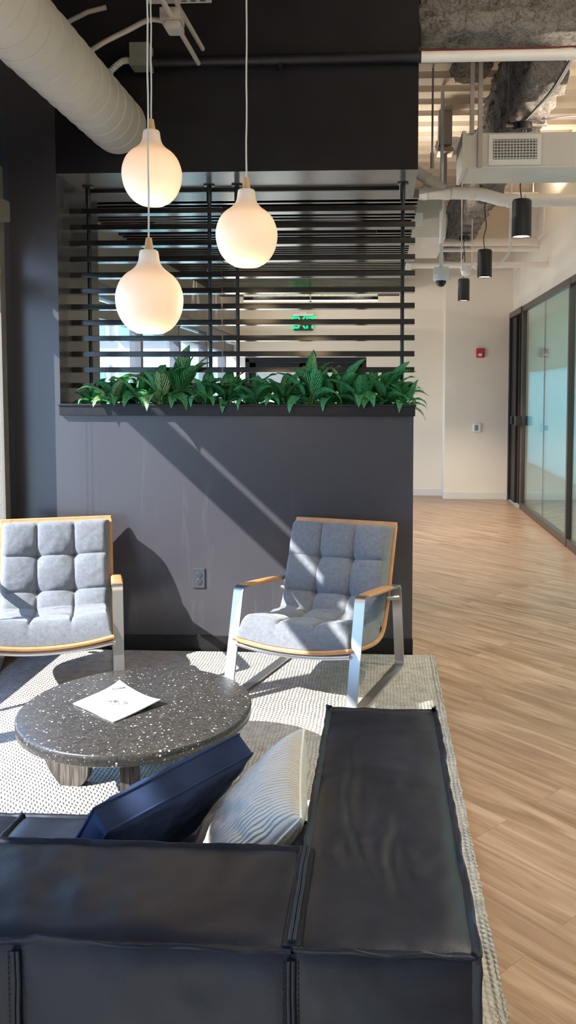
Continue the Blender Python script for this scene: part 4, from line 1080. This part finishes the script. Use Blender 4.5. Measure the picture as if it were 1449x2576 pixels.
BY1 = 1.472
def armw(p, ax, sg):
    if ax != 2 or sg < 0: return 0
    x, y = p[0], p[1]; d = 0
    for (cx0, cx1, ya, yb, amp, wd) in ((-.072, -.035, 1.95, 1.36, .010, .010), (-.035, -.01, 1.70, 1.30, .008, .010), (.035, .028, 1.62, 1.30, .008, .010), (-.09, -.07, 1.52, 1.40, .007, .008)):
        if yb < y < ya:
            f = (ya-y)/(ya-yb); c = cx0+(cx1-cx0)*f+.006*math.sin(f*9); d -= amp*math.sin(PI*f)*math.exp(-((x-c)/wd)**2)
    d += .004*math.exp(-((x-AX1+.04)/.03)**2)*math.sin(y*21)*math.exp(-((y-1.25)/.12)**2)
    return d
bm = B(); puff(bm, AX0, AX1, AY0, AY1, ZB, ZT, .013, st=.011, wr=.003, seed=2, wfun=armw); o_arm = mk('arm', loc_(bm), 'leather', root, sharp=180)
bm = B(); puff(bm, -1.9, AX0, AY0, BY1, ZB, ZT, .016, st=.014, wr=.0035, seed=11, faces='xYzZ'); 
for (a, b, sd) in ((-.562, AX0, 5), (-1.0, -.562, 6), (-1.9, -1.0, 7)): puff(bm, a, b, AY0, BY1, ZB, ZT, .013, st=.014, wr=.004, seed=sd, faces='y')
mk('backrest', loc_(bm), 'leather', root, sharp=180)
bm = B(); puff(bm, -.907, AX0-.004, BY1+.004, 1.982, ZB, .42, .014, st=.02, wr=.003, seed=21); mk('seat_cushion', loc_(bm), 'leather', root, sharp=180)
bm = B(); puff(bm, -1.9, -.910, BY1+.004, 1.982, ZB, .42, .014, st=.02, wr=.003, seed=23); mk('seat_cushion', loc_(bm), 'leather', root, sharp=180)
bm = B(); box(bm, -1.85, .13, 1.23, 1.95, .0145, ZB+.01); mk('plinth', loc_(bm), 'black_satin', root, smooth=False)
bm = B(); S2 = (0, -1, 1)
ridge(bm, (-1.9, AY0, ZT), (AX0, AY0+.002, ZT), (0, -.75, .65), seed=1, wav=.0045)
ridge(bm, (AX0+.004, AY0+.002, ZT), (AX1, AY0, ZT), (0, -.75, .65), seed=2, wav=.0045)
mk('raised_seam', loc_(bm), 'leather', root, sharp=60)
bm = B(); ridge(bm, (AX1, AY0-.004, ZT), (AX1, AY1, ZT), (.7, 0, .7), seed=3, h=.012, wav=.0035); ridge(bm, (AX1, AY0, ZB), (AX1, AY0, ZT+.012), (.7, -.7, 0), seed=4, h=.012, wav=.004); mk('raised_seam', loc_(bm), 'leather', root, sharp=60)
bm = B(); ridge(bm, (AX0-.002, AY1, ZT), (AX1, AY1, ZT), (0, .6, .8), seed=8, h=.011, wav=.003); ridge(bm, (AX0, BY1, ZT), (AX0, AY1, ZT), (-.7, 0, .7), seed=9, h=.013, wav=.002); ridge(bm, (AX0, AY1, ZB), (AX0, AY1, ZT+.014), (-.7, .7, 0), seed=5, h=.012); ridge(bm, (AX1, AY1, ZB), (AX1, AY1, ZT+.014), (.7, .7, 0), seed=15, h=.012); mk('raised_seam', loc_(bm), 'leather', root, sharp=60)
bm = B(); ridge(bm, (-1.9, BY1, ZT), (AX0, BY1, ZT), (0, .5, .85), seed=10, h=.011, wav=.002); mk('raised_seam', loc_(bm), 'leather', root, sharp=60)
bm = B(); ridge(bm, (-1.9, 1.982, .42), (AX0-.01, 1.982, .42), (0, .5, .85), seed=12, h=.008, wav=.002); ridge(bm, (-.908, BY1, .424), (-.908, 1.982, .424), (0, 0, 1), seed=13, h=.008, wav=.002); mk('raised_seam', loc_(bm), 'leather', root, sharp=60)
for a_, b_, o_, sd_ in (((AX0, AY0+.006, ZT+.0105), (AX0, BY1-.005, ZT+.0105), (0, 0, 1), 1), ((AX0, AY0-.004, ZT-.01), (AX0, AY0-.006, ZB), (0, -1, 0), 2), ((-.562, AY0-.004, ZT-.01), (-.562, AY0-.006, ZB), (0, -1, 0), 3), ((-1.0, AY0-.004, ZT-.01), (-1.0, AY0-.006, ZB), (0, -1, 0), 4)):
    bm = B(); welt(bm, a_, b_, o_, sd_); mk('double_welt', loc_(bm), 'leather', root, sharp=60)
# valleys under the welts are hidden by thin strips of leather
bm = B(); box(bm, AX0-.014, AX0+.014, AY0, BY1, ZT-.004, ZT+.0095); mk('seam_strip', loc_(bm), 'leather', root)

# ------------------------------------------------------------------ pillows
def pillow(name, label, quad, T, mat, gusset, seed):
    A, Bq, C_, D = [Vector(q) for q in quad]      # A-B top edge, D-C bottom edge
    ctr = (A+Bq+C_+D)/4
    nrm = (Bq-A).cross(D-A).normalized()
    root = thing(name, ctr, label, 'pillow')
    bm = B(); uvl = bm.loops.layers.uv.new('UVMap'); n = 54; S = {}
    for sd in (1, -1):
        for i in range(n+1):
            for j in range(n+1):
                u, v = i/n, j/n; U, V = 2*u-1, 2*v-1
                pin = (.045 if not gusset else .012)
                us = .5+.5*U*(1-pin*(1-V*V)); vs_ = .5+.5*V*(1-pin*(1-U*U))
                p = A.lerp(Bq, us).lerp(D.lerp(C_, us), vs_)-ctr
                e = ((1-U*U)*(1-V*V))
                e = max(e, 0)**(.42 if not gusset else .30)
                h = T*e*(1+.10*fbm(u*3+seed, v*3, sd))+(.004*fbm(u*9+seed, v*9, sd))*min(1, e*2)
                if gusset: h += gusset
                if name == 'corduroy_pillow':
                    h += .007*math.sin((u*.8+v*1.2)*9+2*fbm(u*3, v*3, 4))*min(1, e)*(1-v)*.8
                edge = (i in (0, n) or j in (0, n))
                if edge and not gusset and sd == -1: S[(sd, i, j)] = S[(1, i, j)]
                else: S[(sd, i, j)] = bm.verts.new(p+nrm*h*sd)
    for sd in (1, -1):
        for i in range(n):
            for j in range(n):
                q = [(i, j), (i+1, j), (i+1, j+1), (i, j+1)]
                f = bm.faces.new([S[(sd, a, b)] for a, b in q])
                for lp, (a, b) in zip(f.loops, q): lp[uvl].uv = (a/n, b/n)
    ringk = [(i, 0) for i in range(n)]+[(n, j) for j in range(n)]+[(n-i, n) for i in range(n)]+[(0, n-j) for j in range(n)]
    if gusset:
        for k in range(len(ringk)):
            a, b = ringk[k], ringk[(k+1) % len(ringk)]
            bm.faces.new((S[(1, *a)], S[(1, *b)], S[(-1, *b)], S[(-1, *a)]))
    rings = [[S[(sd, *a)].co.copy() for a in ringk] for sd in ((1, -1) if gusset else (1,))]
    bmesh.ops.recalc_face_normals(bm, faces=bm.faces[:])
    mk('pillow_cover', bm, mat, root, sharp=50)
    for rg in rings:
        b2 = B(); tube(b2, rg, .003 if gusset else .0025, 8, closed=True); mk('piping', b2, mat, root)
    return root
A = Vector((-.540, 1.520, .668)); Bp = Vector((-.305, 1.820, .695)); dn = Vector((-.15, .10, -.235))
hh = (Bp-A).normalized()
pillow('velvet_pillow', 'navy blue velvet box pillow leaning against the sofa back', (A, Bp, Bp+dn+hh*-.01, A+dn+hh*.01), .022, 'navy', .027, 3)
T_ = Vector((-.172, 1.845, .725)); Nt = Vector((-.150, 1.535, .675)); dn = Vector((-.20, -.015, -.225))
pillow('corduroy_pillow', 'off-white ribbed corduroy pillow slumped in the corner of sofa arm and back', (T_, Nt, Nt+dn*1.0, T_+dn*1.25+Vector((0, -.02, 0))), .075, 'corduroy', 0, 9)

# ------------------------------------------------------------------ light and world
sun = bpy.data.lights.new('sun', 'SUN'); sun.energy = 18.0; sun.angle = math.radians(.6); sun.color = (1, .93, .84)
so = bpy.data.objects.new('sun', sun); COL.objects.link(so)
so.rotation_euler = Vector((1, .65, -.93)).to_track_quat('-Z', 'Y').to_euler(); so.location = (-6, -4, 6)
wd = bpy.data.worlds.new('sky'); sc.world = wd; wd.use_nodes = True
nt = wd.node_tree; bg = nt.nodes['Background']
tc = nt.nodes.new('ShaderNodeTexCoord'); sp = nt.nodes.new('ShaderNodeSeparateXYZ'); nt.links.new(tc.outputs['Generated'], sp.inputs[0])
rp = nt.nodes.new('ShaderNodeValToRGB'); nt.links.new(sp.outputs['Z'], rp.inputs[0])
e = rp.color_ramp.elements; e[0].position = 0; e[0].color = (.52, .74, 1, 1); e[1].position = .6; e[1].color = (.28, .52, 1, 1)
nt.links.new(rp.outputs[0], bg.inputs[0]); bg.inputs[1].default_value = 5.0
def portal(loc, rot, sx, sy):
    L = bpy.data.lights.new('window_portal', 'AREA'); L.shape = 'RECTANGLE'; L.size = sx; L.size_y = sy; L.cycles.is_portal = True
    o = bpy.data.objects.new('window_portal', L); COL.objects.link(o); o.location = loc; o.rotation_euler = rot
portal((XL-.17, .72, 1.35), (0, -PI/2, 0), 2.1, 7.3)
portal((XL-.17, 8.6, 1.3), (0, -PI/2, 0), 2.0, 6.6)
portal((3.29, 7.5, 1.0), (0, PI/2, 0), 1.9, 21)

# ------------------------------------------------------------------ camera (2056 px focal length on a 1449 x 2576 frame)
cam = bpy.data.cameras.new('camera'); co = bpy.data.objects.new('camera', cam); COL.objects.link(co); sc.camera = co
cam.sensor_fit = 'VERTICAL'; cam.sensor_height = 24; cam.lens = 24*2055.7/2576
cam.shift_x = (724.5-855.4)/2576; cam.shift_y = (1115-1288)/2576
p, y, r = .0614, .0486, .0014
cyy, syy = math.cos(y), math.sin(y)
A_ = Matrix(((cyy, syy, 0), (0, 0, -1), (-syy, cyy, 0)))
B_ = Matrix(((1, 0, 0), (0, math.cos(p), -math.sin(p)), (0, math.sin(p), math.cos(p))))
C_ = Matrix(((math.cos(r), -math.sin(r), 0), (math.sin(r), math.cos(r), 0), (0, 0, 1)))
Rm = C_ @ B_ @ A_
rows = Rm                                           # rows: right, down, forward
right, down, fwd = Vector(Rm[0]), Vector(Rm[1]), Vector(Rm[2])
mw = Matrix((right, -down, -fwd)).transposed().to_4x4()
co.matrix_world = Matrix.Translation((0, 0, 1.5)) @ mw
cam.clip_start = .02
sc.view_settings.view_transform = 'Standard'; sc.view_settings.look = 'None'; sc.view_settings.gamma = 1; sc.view_settings.exposure = 0.0
try: sc.view_settings.use_curve_mapping = False
except Exception: pass
try:
    sc.cycles.max_bounces = 10; sc.cycles.diffuse_bounces = 6; sc.cycles.transparent_max_bounces = 16; sc.cycles.use_denoising = True
    sc.cycles.sample_clamp_indirect = 6
except Exception: pass
